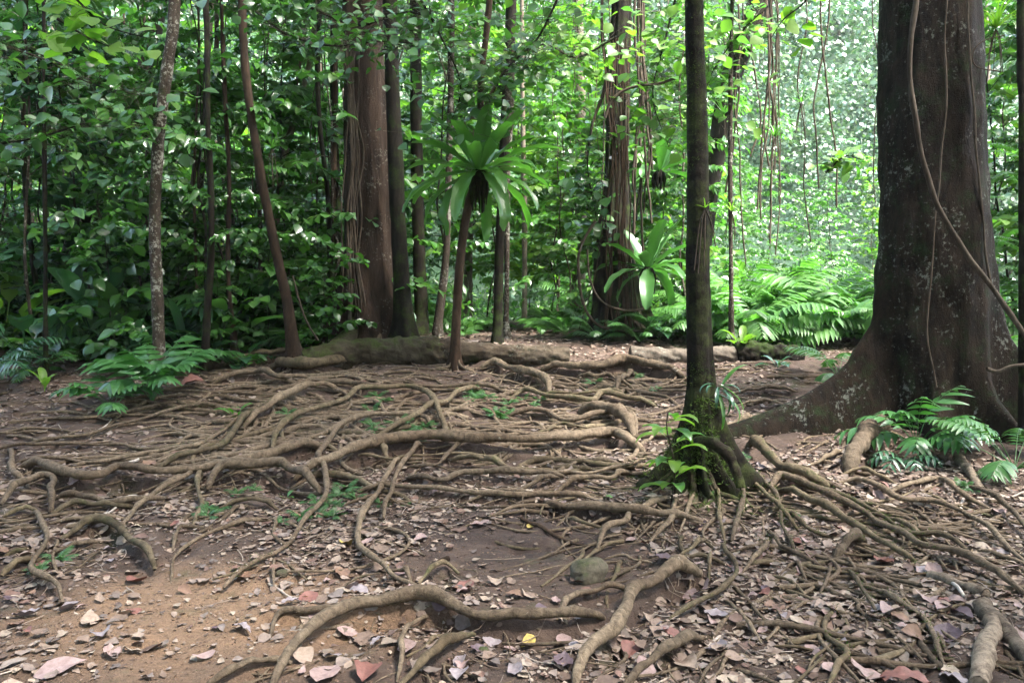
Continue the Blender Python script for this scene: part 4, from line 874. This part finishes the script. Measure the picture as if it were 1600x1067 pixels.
# ------------------------------------------------------------------ logs, mossy root mass, stone, sticks
def log(label, pts, Yd, wpx, mat, name='fallen_log', sag=0, taper=.9, knots=3):
    Q = np.array([at(a, b, y) for (a, b), y in zip(pts, Yd)]); P = resample(Q, 44); r = wpx/2*np.mean(Yd)/FPX
    t = thing(name, label, 'log', P[0]); g = G(); rr = r*(1+.10*np.sin(np.linspace(0, 9, 44))+.05*np.sin(np.linspace(0, 31, 44)))*np.linspace(1, taper, 44)
    tube(g, P, rr, 40, .13, nz=n_mid)
    for e, s in ((0, 1), (-1, -1)):
        d = nrm(P[1]-P[0]) if e == 0 else nrm(P[-2]-P[-1]); c = np.array([P[e]-d*.0, P[e]-d*.01]); tube(g, np.array([P[e], P[e]-d*.012, P[e]-d*.013]), [rr[e]*1.0, rr[e]*.9, .001], 26, .05)
    g.obj('bark', mat, t)
    return t
log('weathered fallen log lying behind the slim brown trunk', [(650, 546), (740, 551), (820, 555), (888, 559)], [10.0, 9.95, 9.95, 9.95], 35, M['log'])
log('pale fallen log right of centre, partly behind the mossy pole', [(985, 556), (1040, 558), (1100, 556), (1155, 556)], [9.95, 9.95, 9.95, 10.0], 29, M['bark_pale'])
log('mossy log lying across the foot of the big reddish trunk', [(478, 572), (530, 556), (590, 548), (660, 550), (700, 556)], [9.6, 9.75, 9.85, 9.95, 10.0], 46, M['log_moss'], 'mossy_log')
g = G(); P = resample([at(560, 505, 10.75), at(548, 525, 10.5), at(520, 548, 10.2), at(490, 568, 10.0)], 26); tube(g, P, np.linspace(.15, .09, 26), 14, .08); g.obj('buttress', M['log_moss'], t1)
g = G(); P = resample([at(600, 565, 10.0), at(560, 560, 10.1), at(625, 535, 10.3)], 20)
log('rotten mossy stump end at the right end of the pale log', [(1150, 556), (1180, 552), (1225, 556), (1250, 562)], [10.0, 10.0, 10.0, 10.0], 38, M['bark_dark'], 'rotten_log')
def foot_roots(key, n, r_start, height, reach, rad, mat, a0=0, a1=2*pi, name='surface_root'):
    t = TREES[key][0]; b = np.array(t.location)
    for i in range(n):
        a = a0+(a1-a0)*(i+rng.uniform(.1, .9))/n; L = reach*rng.uniform(.5, 1.2); h = height*rng.uniform(.35, 1.1); pts = []; aa = a
        for j, u in enumerate(np.linspace(0, 1, 7)):
            d = r_start+L*u**1.25; aa += rng.normal(0, .09); x, y = b[0]+d*math.cos(aa), b[1]+d*math.sin(aa); pts.append((x, y, max(gz1(x, y)+rad*.3, gz1(x, y)*.0+b[2]+h*math.exp(-u*4.5)) if u < .25 else gz1(x, y)+rad*(.5-u)+h*math.exp(-u*5)))
        P = resample(pts, 40); g = G(); rr = rad*rng.uniform(.5, 1.25); tube(g, P, np.linspace(rr*1.25, rr*.4, 40)*(1+.15*n_mid(P*2)), 12, .15); g.obj(name, mat, t)
foot_roots('T6', 34, .10, .30, .6, .017, M['log_moss'], pi*.9, pi*2.1)
foot_roots('T3', 16, .05, .12, .35, .014, M['root'], pi*.8, pi*2.2)
foot_roots('T5', 14, .42, .2, .8, .03, M['bark_dark'], pi*.9, pi*2.1)
foot_roots('T1', 8, .40, .25, .8, .045, M['root_moss'], pi*.95, pi*1.6)
foot_roots('T2', 7, .14, .2, .5, .03, M['root_moss'], pi*1.1, pi*2.1)
foot_roots('T10', 6, .08, .1, .3, .015, M['bark_brown'], pi, pi*2)
# arched mossy root in front of the pole tree
g = G(); P = resample([at(1088, 690, 5.55), at(1112, 692, 5.4), at(1138, 712, 5.3), at(1152, 742, 5.25), at(1156, 762, 5.22)], 26); tube(g, P, np.linspace(.042, .030, 26), 16, .2); g.obj('arched_root', M['bark_moss6'], t6); vs_arch = P
# moss tufts on trunks and roots
def moss_tufts(P, N, n_per, L, root, name='moss'):
    g = G(); n = len(P)*n_per; Q = np.repeat(P, n_per, 0)+rng.normal(0, .012, (n, 3)); D = np.repeat(N, n_per, 0)+rng.normal(0, .7, (n, 3))
    leaves(g, Q, D, rdir(n, .5), L*rng.uniform(.5, 1.4, n), L*.22, T_DIA); o = g.obj(name, M['moss'], root)
    if root is not None: o['kind'] = 'stuff'
    return o
tm = [c for c in t6.children if c.name.startswith('trunk')][0].data; vs = np.zeros(len(tm.vertices)*3, np.float32); tm.vertices.foreach_get('co', vs); vs = vs.reshape(-1, 3)+np.array(t6.location, np.float32)
ns = np.zeros(len(tm.vertices)*3, np.float32); tm.vertices.foreach_get('normal', ns); ns = ns.reshape(-1, 3)
hh = vs[:, 2]-t6.location.z; sel = (hh > .0) & (hh < .62) & (vs[:, 1] < 5.85) & (rng.uniform(size=len(hh)) < np.clip(1.1-hh*1.3, .1, 1)*(n_mid(vs*1.4) > -.35)*.8)
moss_tufts(vs[sel], ns[sel]+[0, 0, .2], 7, .036, t6)
sel = (hh > .7) & (vs[:, 1] < 5.9) & (hh < 4.5) & (rng.uniform(size=len(hh)) < .18)*(n_mid(vs) > -.2)
moss_tufts(vs[sel], ns[sel], 6, .016, t6, 'moss_film')
MP = []
for o, P, r in ROOTS[:N_TR]:
    if r.max() < .012: continue
    k = n_lo(P*1.7+5) + (.8 if o == 'T6' else .15)
    for p, rr, kk in zip(P[::2], r[::2], k[::2]):
        if kk > .85:
            a = rng.uniform(-.2, 1.8); MP.append((p[0], p[1]-rr*math.cos(a)*1.0, p[2]-rr*.3+rr*math.sin(a)*.8))
MP = np.array(MP); o = moss_tufts(MP, np.tile([0, -.6, .5], (len(MP), 1)), 9, .018, None, 'moss_tufts'); tag(o, 'short green moss tufts along the roots', 'moss', kind='stuff')
# stone
def blob_obj(name, c, s, mat, label, cat, nz=.05, rot=0):
    u = np.linspace(0, pi, 26); v = np.linspace(0, 2*pi, 40, endpoint=False); U, Vv = np.meshgrid(u, v, indexing='ij')
    V = np.stack([np.sin(U)*np.cos(Vv), np.sin(U)*np.sin(Vv), np.cos(U)], -1); V = np.sign(V)*np.abs(V)**.9; rr = 1+nz*n_mid(V*.45+c[0])+nz*.2*n_hi(V*.3); V = V*rr[..., None]*np.array(s)
    c_, s_ = math.cos(rot), math.sin(rot); V = np.stack([V[..., 0]*c_-V[..., 2]*s_, V[..., 1], V[..., 0]*s_+V[..., 2]*c_], -1); g = G(); g.add(V, grid_faces(26, 40, True))
    o = g.obj(name, mat); o.location = Vector(c); return tag(o, label, cat)
p = hit(917, 915); blob_obj('stone', (p[0], p[1]+.02, gz1(p[0], p[1])+.028), (.088, .08, .07), M['stone'], 'rounded mossy grey green stone lying on the mud in the foreground', 'stone', .2, .3)
for k, (px, py, s) in enumerate([(440, 898, .028), (755, 1010, .02), (1430, 880, .02)]):
    p = hit(px, py); blob_obj('pebble', (p[0], p[1], gz1(p[0], p[1])+s*.3), (s*1.2, s, s*.8), M['stone'], ['pale pebble beside the forked root end on the clay', 'small pebble among the front centre leaves', 'small pebble under the right roots'][k], 'stone', .08)
def stick(label, pts, wpx, mat, name='stick', lift=.6, noise=.15, taper=.8, cat='stick'):
    Q = np.array([hit(a, b) for a, b in pts]); P = resample(Q, 30); r = wpx/2*P[:, 1]/FPX; P[:, 2] = np.maximum.accumulate(gz(P[:, 0], P[:, 1]))*0 + np.convolve(np.pad(gz(P[:, 0], P[:, 1]), 4, mode='edge'), np.ones(9)/9, 'valid') + r*lift+.008
    g = G(); tube(g, P, r*np.linspace(1, taper, 30)*(1+.1*n_mid(P*2)), 12, noise); e = G()
    d = nrm(P[1]-P[0]); tube(g, np.array([P[0], P[0]-d*.004, P[0]-d*.005]), [r[0], r[0]*.7, .0005], 12); d = nrm(P[-2]-P[-1]); tube(g, np.array([P[-1], P[-1]-d*.004, P[-1]-d*.005]), [r[-1]*taper, r[-1]*.5, .0005], 12)
    return tag(g.obj(name, mat), label, cat)
stick('thick broken mossy branch lying at the lower right edge', [(1535, 955), (1570, 990), (1620, 1045)], 30, M['wood_rot'], 'broken_branch', .4)
stick('stubby broken branch in the lower right corner', [(1530, 1068), (1540, 1020), (1552, 995), (1550, 978)], 32, M['wood_rot'], 'broken_branch', .5)
stick('rotten broken branch between the roots and the lower right edge', [(1455, 900), (1490, 920), (1540, 945)], 20, M['wood_rot'], 'broken_branch', .5)
stick('white bleached splinter of wood on the rotten branch', [(1478, 908), (1490, 925), (1505, 945)], 7, M['white_twig'], 'wood_splinter', 1.5)
stick('broken grey branch lying below the giant tree at the right', [(1497, 720), (1515, 745), (1535, 770)], 16, M['wood_rot'], 'broken_branch', .6)
stick('pale straight stick lying beside the thick root at the bottom', [(1125, 996), (1075, 1026), (1015, 1062)], 5, M['twig'], 'straight_stick')
stick('dark stick on the mud above the stone', [(815, 812), (862, 832), (912, 848)], 7, M['bark_brown'])
stick('pale thin stick leaning on the roots at left', [(163, 808), (205, 785), (245, 768)], 3.5, M['white_twig'], lift=2)
stick('white split stick on the leaves at left', [(184, 741), (200, 731), (218, 718)], 5, M['white_twig'], lift=2)
stick('thin white stick near the bushy palm seedling', [(155, 678), (165, 667), (174, 656)], 3, M['white_twig'], lift=3)
stick('thin bent twig on the orange clay', [(420, 908), (460, 935), (505, 938)], 4, M['twig'])
stick('pale standing root stump in the right leaf litter', [(1200+300, 800), (1503, 785), (1506, 778)], 6, M['white_twig'])
stick('grey twig crossing the litter at the right edge', [(1525, 782), (1560, 780), (1605, 772)], 4, M['twig'])

# ------------------------------------------------------------------ leaf litter
def crumple(seed, hi=True):
    r = np.random.default_rng(seed); a = r.uniform(-.35, .5); w_ = r.uniform(.26, .46); ts = np.linspace(0, 1, 9 if hi else 6); ss = np.linspace(-1, 1, 7 if hi else 3); V = []
    asym = r.uniform(-.12, .12); tw = r.normal(0, .25); wf = r.uniform(5, 13); wa = r.uniform(.01, .05); cup = r.uniform(-.35, .6); pw = r.uniform(.7, 1.1)
    for t in ts:
        wd = w_*(max(0, math.sin(pi*min(1, t**(.85+asym)*.985+.008)))**pw)+.008; ed = 1+(r.uniform(-.18, .06) if hi else r.uniform(-.35, .12))
        for s in ss: V.append((t-.5, s*wd*ed, a*(t-.5)**2*1.6+cup*(s*wd)**2*1.6+.16*abs(s*wd)+tw*s*wd*(t-.5)+wa*math.sin(wf*t*2+s*2)*abs(s)+(.012*abs(math.sin(t*26))*abs(s) if hi else 0)))
    V = np.array(V); V[:, 2] -= V[:, 2].min(); return V, grid_faces(len(ts), len(ss))
LT = [crumple(i, False) for i in range(24)]
BARE = [(-1.35, 3.5, 1.05, .7, .8), (.05, 4.75, .7, .45, .6)]
def litter_prob(x, y):
    p = np.full(len(x), .9)
    for cx, cy, rx, ry, k in BARE: p *= 1-k*np.exp(-(((x-cx)/rx)**2+((y-cy)/ry)**2)**1.5)
    return p*np.clip(.55+.4*n_lo(np.stack([x*2.2, y*2.2, x*0], -1))+.28*n_mid(np.stack([x, y, x*0], -1)), .06, 1)
def slope_n(x, y, e=.03): 
    nx = (gz(x-e, y)-gz(x+e, y))/(2*e); ny = (gz(x, y-e)-gz(x, y+e))/(2*e); return nrm(np.stack([nx, ny, np.ones(len(x))], -1))
def litter(N, y0, y1, s0, s1, lift):
    Y = rng.uniform(y0, y1, N); X = rng.uniform(-1, 1, N)*(Y*.66+1.2); k = rng.uniform(size=N) < litter_prob(X, Y); X, Y = X[k], Y[k]; n = len(X); g = G()
    Nn = slope_n(X, Y)+rng.normal(0, .2, (n, 3))*[1, 1, .2]; Nn = nrm(Nn); a = rng.uniform(0, 6.28, n); D = np.stack([np.cos(a), np.sin(a), rng.normal(0, .15, n)], -1); Ls = s0*(s1/s0)**(rng.beta(1.1, 2.0, n)); P = np.stack([X, Y, gz(X, Y)+lift+rng.uniform(0, .012, n)], -1)
    kind = rng.integers(0, len(LT), n)
    for q in range(len(LT)):
        s = kind == q; leaves(g, P[s], D[s], Nn[s], Ls[s], Ls[s], LT[q])
    return g
g = litter(56000, 2.4, 6.2, .012, .115, .001); g2 = litter(26000, 6.0, 11.5, .022, .10, .002); g3 = litter(5000, 11.0, 16, .06, .16, .002)
for q in (g2, g3): g.V += q.V; g.M += q.M; g.F += [f+g.n for f in q.F]; g.n += q.n
tag(g.obj('leaf_litter', M['litter']), 'small dry brown and pinkish leaf litter covering the soil', 'leaf litter', kind='stuff')
g = G(); n = 30000; Y = rng.uniform(2.4, 6.5, n); X = rng.uniform(-1, 1, n)*(Y*.66+1); LS = .005*(4.5)**rng.beta(1, 2.2, n)
for q in range(6): k = slice(q, n, 6); leaves(g, np.stack([X[k], Y[k], gz(X[k], Y[k])+.0005], -1), rdir(len(X[k]))*[1, 1, .25], rdir(len(X[k]), 2.5), LS[k], LS[k]*1.5, LT[q])
tag(g.obj('soil_crumbs', M['crumb']), 'crumbs of soil, grit and rotted leaf on the bare earth', 'soil crumbs', kind='stuff')
g = G(); n = 4200; Y = rng.uniform(2.4, 10.5, n); X = rng.uniform(-1, 1, n)*(Y*.66+1); k = rng.uniform(size=n) < litter_prob(X, Y); X, Y = X[k], Y[k]
for x, y in zip(X, Y):
    a = rng.uniform(0, 6.28); L = rng.uniform(.05, .28); c = rng.normal(0, .3); P = []
    for s in np.linspace(-.5, .5, 6): P.append((x+math.cos(a+c*s)*L*s, y+math.sin(a+c*s)*L*s))
    P = np.array(P); z = gz(P[:, 0], P[:, 1]); tube(g, np.c_[P, np.maximum(z, z.mean())+.006+rng.uniform(0, .008)], rng.uniform(.0008, .0028), 4)
tag(g.obj('twig_litter', M['twig']), 'thin twigs and rootlets strewn over the soil', 'twigs', kind='stuff')
# individual larger leaves
LEAFM = {}
def leaf_mesh(shape, col):
    if (shape, col) not in LEAFM:
        V, F = crumple(100+shape); LEAFM[(shape, col)] = G().add(V, F).mesh('fallen_leaf', M['l_'+col])
    return LEAFM[(shape, col)]
CN = {'red': 'rusty red', 'pink': 'pinkish brown', 'tan': 'tan', 'grey': 'greyish', 'purple': 'dark purple', 'brown': 'dark brown', 'yellow': 'yellow', 'green': 'green'}
def fallen(px, py, Lm, col, label=None, group=None, shape=None, tilt=.2):
    p = hit(px, py); x, y = p[0], p[1]; N = slope_n(np.array([x]), np.array([y]), .06)[0]
    o = bpy.data.objects.new('fallen_leaf', leaf_mesh(rng.integers(14) if shape is None else shape, col)); COL.objects.link(o)
    q = Vector(N+rng.normal(0, tilt, 3)*[1, 1, .1]).normalized().to_track_quat('Z', 'X'); o.rotation_mode = 'QUATERNION'
    from mathutils import Quaternion
    o.rotation_quaternion = q @ Quaternion((0, 0, 1), rng.uniform(0, 6.28)); o.scale = (Lm,)*3; zz = max(gz1(x+a*Lm*.3, y+b*Lm*.3) for a in (-1, 0, 1) for b in (-1, 0, 1)); o.location = (x, y, .5*zz+.5*gz1(x, y)+.008)
    tag(o, label, 'leaf', group)
HERO = [(210,903,.13,'red','rusty red upright leaf beside the left root bend'),(45,960,.15,'grey','long pale greyish leaf at the left on the clay'),(140,975,.13,'tan','curled tan leaf on the clay left of centre'),(195,962,.11,'tan','folded tan leaf with a dark shadow on the clay'),(160,1003,.12,'grey','flat greyish leaf on the clay near the bottom left'),(95,1058,.2,'pink','large curled pink brown leaf at the bottom left edge'),(318,1030,.1,'pink','squarish pinkish leaf on clay near the bottom'),(535,895,.12,'brown','ribbed orange brown leaf beside the forked root'),
 (727,933,.13,'red','rusty red curled leaf on the mud in the centre'),(455,953,.1,'grey','oval pale grey leaf on clay left of the front root'),(545,805,.1,'purple','glossy dark purple leaf under the tiny ferns'),(830,820,.07,'yellow','yellow leaf on the mud at centre'),(605,886,.045,'yellow','small yellow leaf on the root bend'),(477,940,.05,'yellow','small bright yellow sliver on the clay'),(890,955,.08,'red','salmon red leaf below the stone'),(868,948,.07,'pink','pinkish leaf left of the salmon one'),
 (1100,922,.14,'pink','ribbed pinkish leaf on top of the thick forked root'),(985,838,.08,'pink','pink leaf right above the stone'),(1010,850,.09,'red','reddish curled leaf between root ends'),(910,1015,.09,'tan','pale pointed leaf in front of the thick root'),(1030,1003,.13,'pink','round pinkish leaf at the bottom centre right'),(1050,1010,.1,'red','reddish leaf under the round pinkish leaf'),(1120,970,.13,'grey','large crumpled pale leaf right of the fork'),(880,1045,.12,'purple','dark bluish leaf at the bottom centre'),
 (1393,965,.16,'pink','long pinkish leaf with a clear midrib at lower right'),(1425,995,.11,'brown','rolled olive brown leaf at lower right'),(1350,905,.07,'red','rusty red triangular leaf among right roots'),(1450,940,.14,'pink','pink leaf right of the long pinkish leaf'),(1480,990,.15,'purple','broad purplish leaf at lower right'),(1365,1045,.2,'pink','large veined pink leaf at the bottom right'),(1415,1060,.2,'red','big reddish leaf at the bottom right corner group'),(1490,1055,.14,'grey','smooth grey curled leaf at the bottom right'),
 (1465,835,.16,'tan','rolled tan leaf bridging the right roots'),(1440,850,.1,'tan','upright tan leaf right of the big cross roots'),(1380,875,.13,'red','reddish leaf tangled in the right roots'),(1310,828,.08,'red','small red leaf in a gap of the right roots'),(1560,800,.13,'pink','pinkish leaf near the right edge'),(1480,730,.12,'pink','dull pink leaf below the giant tree plant'),(1520,705,.13,'purple','purplish leaf below the giant tree'),(1600,1010,.12,'pink','leaf at the lower right edge'),
 (575,1050,.16,'red','reddish upright leaf at the bottom centre left'),(510,1050,.2,'pink','broad pinkish leaf at the bottom left of centre'),(720,1045,.15,'grey','grey pink round leaf at the bottom centre'),(590,1000,.08,'grey','small pale leaf against the front root'),(750,820,.14,'pink','crumpled pale pink leaf on the mud'),(365,712,.15,'pink','ribbed pinkish leaf on the left root mat'),(300,603,.3,'red','large dull red crumpled leaf beside the bushy palm seedling'),(35,600,.2,'red','rusty leaf at the thicket edge on the left'),
 (455,720,.1,'tan','tan leaf in the middle of the left roots'),(625,690,.13,'pink','pinkish leaf in the root mat centre'),(720,705,.08,'grey','pale grey leaf on the thick cross root'),(740,768,.13,'tan','broad light tan leaf under the thick cross root'),(690,822,.1,'brown','crumpled brown leaf between the hanging roots'),(805,945,.11,'brown','dark brown upright leaf in the mud'),(845,972,.12,'purple','purple leaf against the front root'),(1040,885,.13,'purple','crumpled purple leaf right of the stone'),
 (560,600,.18,'red','deep red leaf in front of the mossy log'),(880,795,.06,'pink','small pink leaf below the thick cross root'),(1205,910,.12,'tan','tan leaf half under the right roots'),(950,785,.08,'green','pale green leaf on the roots at centre right'),(120,760,.15,'pink','pinkish leaves pile member on the left'),(170,850,.12,'grey','grey leaf behind the left root bend'),(640,655,.06,'red','tiny orange red leaf in the upper root mat')]
for h in HERO: fallen(h[0], h[1], h[2]*.9, h[3], h[4], None, tilt=.13)
def fzone(px, py):
    v = 'in the very foreground' if py > 980 else 'in the near ground' if py > 860 else 'on the lower slope' if py > 740 else 'on the upper slope'
    hz = 'at far left' if px < 250 else 'left of centre' if px < 600 else 'in the centre' if px < 900 else 'right of centre' if px < 1200 else 'at far right'
    return hz+' '+v
k = 0
while k < 236:
    px = rng.uniform(-20, 1620); py = rng.triangular(640, 1000, 1075); q = hit(px, py)
    if rng.uniform() > litter_prob(q[None, 0], q[None, 1])[0]: continue
    c = rng.choice(['red', 'pink', 'tan', 'grey', 'purple', 'brown', 'yellow'], p=[.13, .33, .22, .15, .07, .08, .02]); L = rng.uniform(.05, .11)*(1.0 if py > 760 else 1.3)
    fallen(px, py, L, c, '%s fallen leaf %s' % (CN[c], fzone(px, py)), '%s fallen leaves %s' % (CN[c], fzone(px, py)), tilt=.22); k += 1

# ------------------------------------------------------------------ forest on the hill behind
g = G(); gt = G()
for i in range(430):
    Y = 25+50*rng.beta(1.0, 1.3); X = rng.uniform(-1, 1)*(Y*.75+6); z = gz1(X, Y); rad = rng.choice([rng.uniform(1.2, 2.2), rng.uniform(2.5, 4.4)])*(1+.008*Y); c = np.array([X, Y, z+rad*rng.uniform(.5, 1.5)])
    n = int(150*rad*rad*rng.uniform(.5, 1.0))+150; d = rdir(n); d[:, 1] -= .25; d[:, 2] += .35; d = nrm(d); rr = rad*(.75+.3*np.abs(n_mid(d*.7+i)))*rng.uniform(.8, 1.05, n)
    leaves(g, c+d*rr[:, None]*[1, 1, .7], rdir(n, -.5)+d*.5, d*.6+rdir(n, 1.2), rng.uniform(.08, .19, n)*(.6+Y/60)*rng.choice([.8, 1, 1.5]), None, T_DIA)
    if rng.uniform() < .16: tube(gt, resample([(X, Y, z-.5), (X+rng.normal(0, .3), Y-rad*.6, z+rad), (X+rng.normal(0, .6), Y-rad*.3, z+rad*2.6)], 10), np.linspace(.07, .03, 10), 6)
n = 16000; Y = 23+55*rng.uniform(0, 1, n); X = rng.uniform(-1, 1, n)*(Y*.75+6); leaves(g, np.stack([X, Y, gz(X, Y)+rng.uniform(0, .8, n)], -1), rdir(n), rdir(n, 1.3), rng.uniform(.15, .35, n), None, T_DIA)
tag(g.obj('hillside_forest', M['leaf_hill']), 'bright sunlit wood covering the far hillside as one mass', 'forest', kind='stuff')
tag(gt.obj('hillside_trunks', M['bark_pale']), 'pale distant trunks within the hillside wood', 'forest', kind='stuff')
g = G(); n = 26000; Y = 13.5+14*rng.uniform(0, 1, n)**1.2; X = rng.uniform(-1, 1, n)*(Y*.72+2); px_ = 800+X/Y*FPX; k = ((px_ < 735) | (px_ > 880) | (Y > 19)) & (n_lo(np.stack([X*1.5, Y*1.5, X*0], -1)) > -1.1); X, Y = X[k], Y[k]; n = len(X)
leaves(g, np.stack([X, Y, gz(X, Y)+rng.uniform(0, .55, n)*(1+.5*n_lo(np.stack([X*2, Y*2, X*0+3], -1)))], -1), rdir(n, .2), rdir(n, 1.2), rng.uniform(.08, .26, n), None, T_LA)
tag(g.obj('undergrowth', M['leaf_mid']), 'low mixed green undergrowth between the far trunks', 'undergrowth', kind='stuff')
# unseen wood added behind, beside and above the viewer to cast shade
g = G()
for i in range(380):
    k = i % 10
    if k < 4: a = rng.uniform(pi*1.02, pi*1.98); rr_ = rng.uniform(9, 15); c = np.array([rr_*math.cos(a), 3+rr_*math.sin(a), rng.uniform(-.5, 13)])
    elif k < 5: c = np.array([rng.uniform(-15, -10), rng.uniform(0, 8), rng.uniform(0, 13)])
    elif k < 6: c = np.array([rng.uniform(10, 15), rng.uniform(0, 8), rng.uniform(0, 13)])
    else: c = np.array([rng.uniform(-8, 12), rng.uniform(-10, 6.0), rng.uniform(9.5, 14.5)])
    n = 110; rad = rng.uniform(1.2, 2.4); leaves(g, c+rdir(n)*(rad*rng.uniform(.3, 1, n))[:, None]*[1, 1, .8], rdir(n, -.3), rdir(n, .8), rng.uniform(.25, .5, n), None, T_OV2)
tag(g.obj('unseen_shade_wood', M['leaf_dark']), 'unseen leafy wood added overhead and around to shade the clearing', 'forest', kind='stuff')
# ------------------------------------------------------------------ humid air
g = G(); lo, hi = np.array([-92, -22, -2.5]), np.array([92, 122, 82])
V = np.array([[(lo, hi)[i][0], (lo, hi)[j][1], (lo, hi)[k][2]] for i in (0, 1) for j in (0, 1) for k in (0, 1)]); g.add(V, [[0, 1, 3, 2], [4, 6, 7, 5], [0, 4, 5, 1], [2, 3, 7, 6], [0, 2, 6, 4], [1, 5, 7, 3]])
m, nt, out = new_mat('humid_air'); pv = nt.nodes.new('ShaderNodeVolumePrincipled'); pv.inputs['Color'].default_value = (.9, .95, .95, 1); pv.inputs['Density'].default_value = .0005; pv.inputs['Anisotropy'].default_value = .2
nt.links.new(pv.outputs[0], out.inputs['Volume']); o = g.obj('haze', m, smooth=False); tag(o, 'thin pale humid air filling the forest', 'haze', kind='stuff')
print('objects', len(bpy.data.objects), 'roots', len(ROOTS))
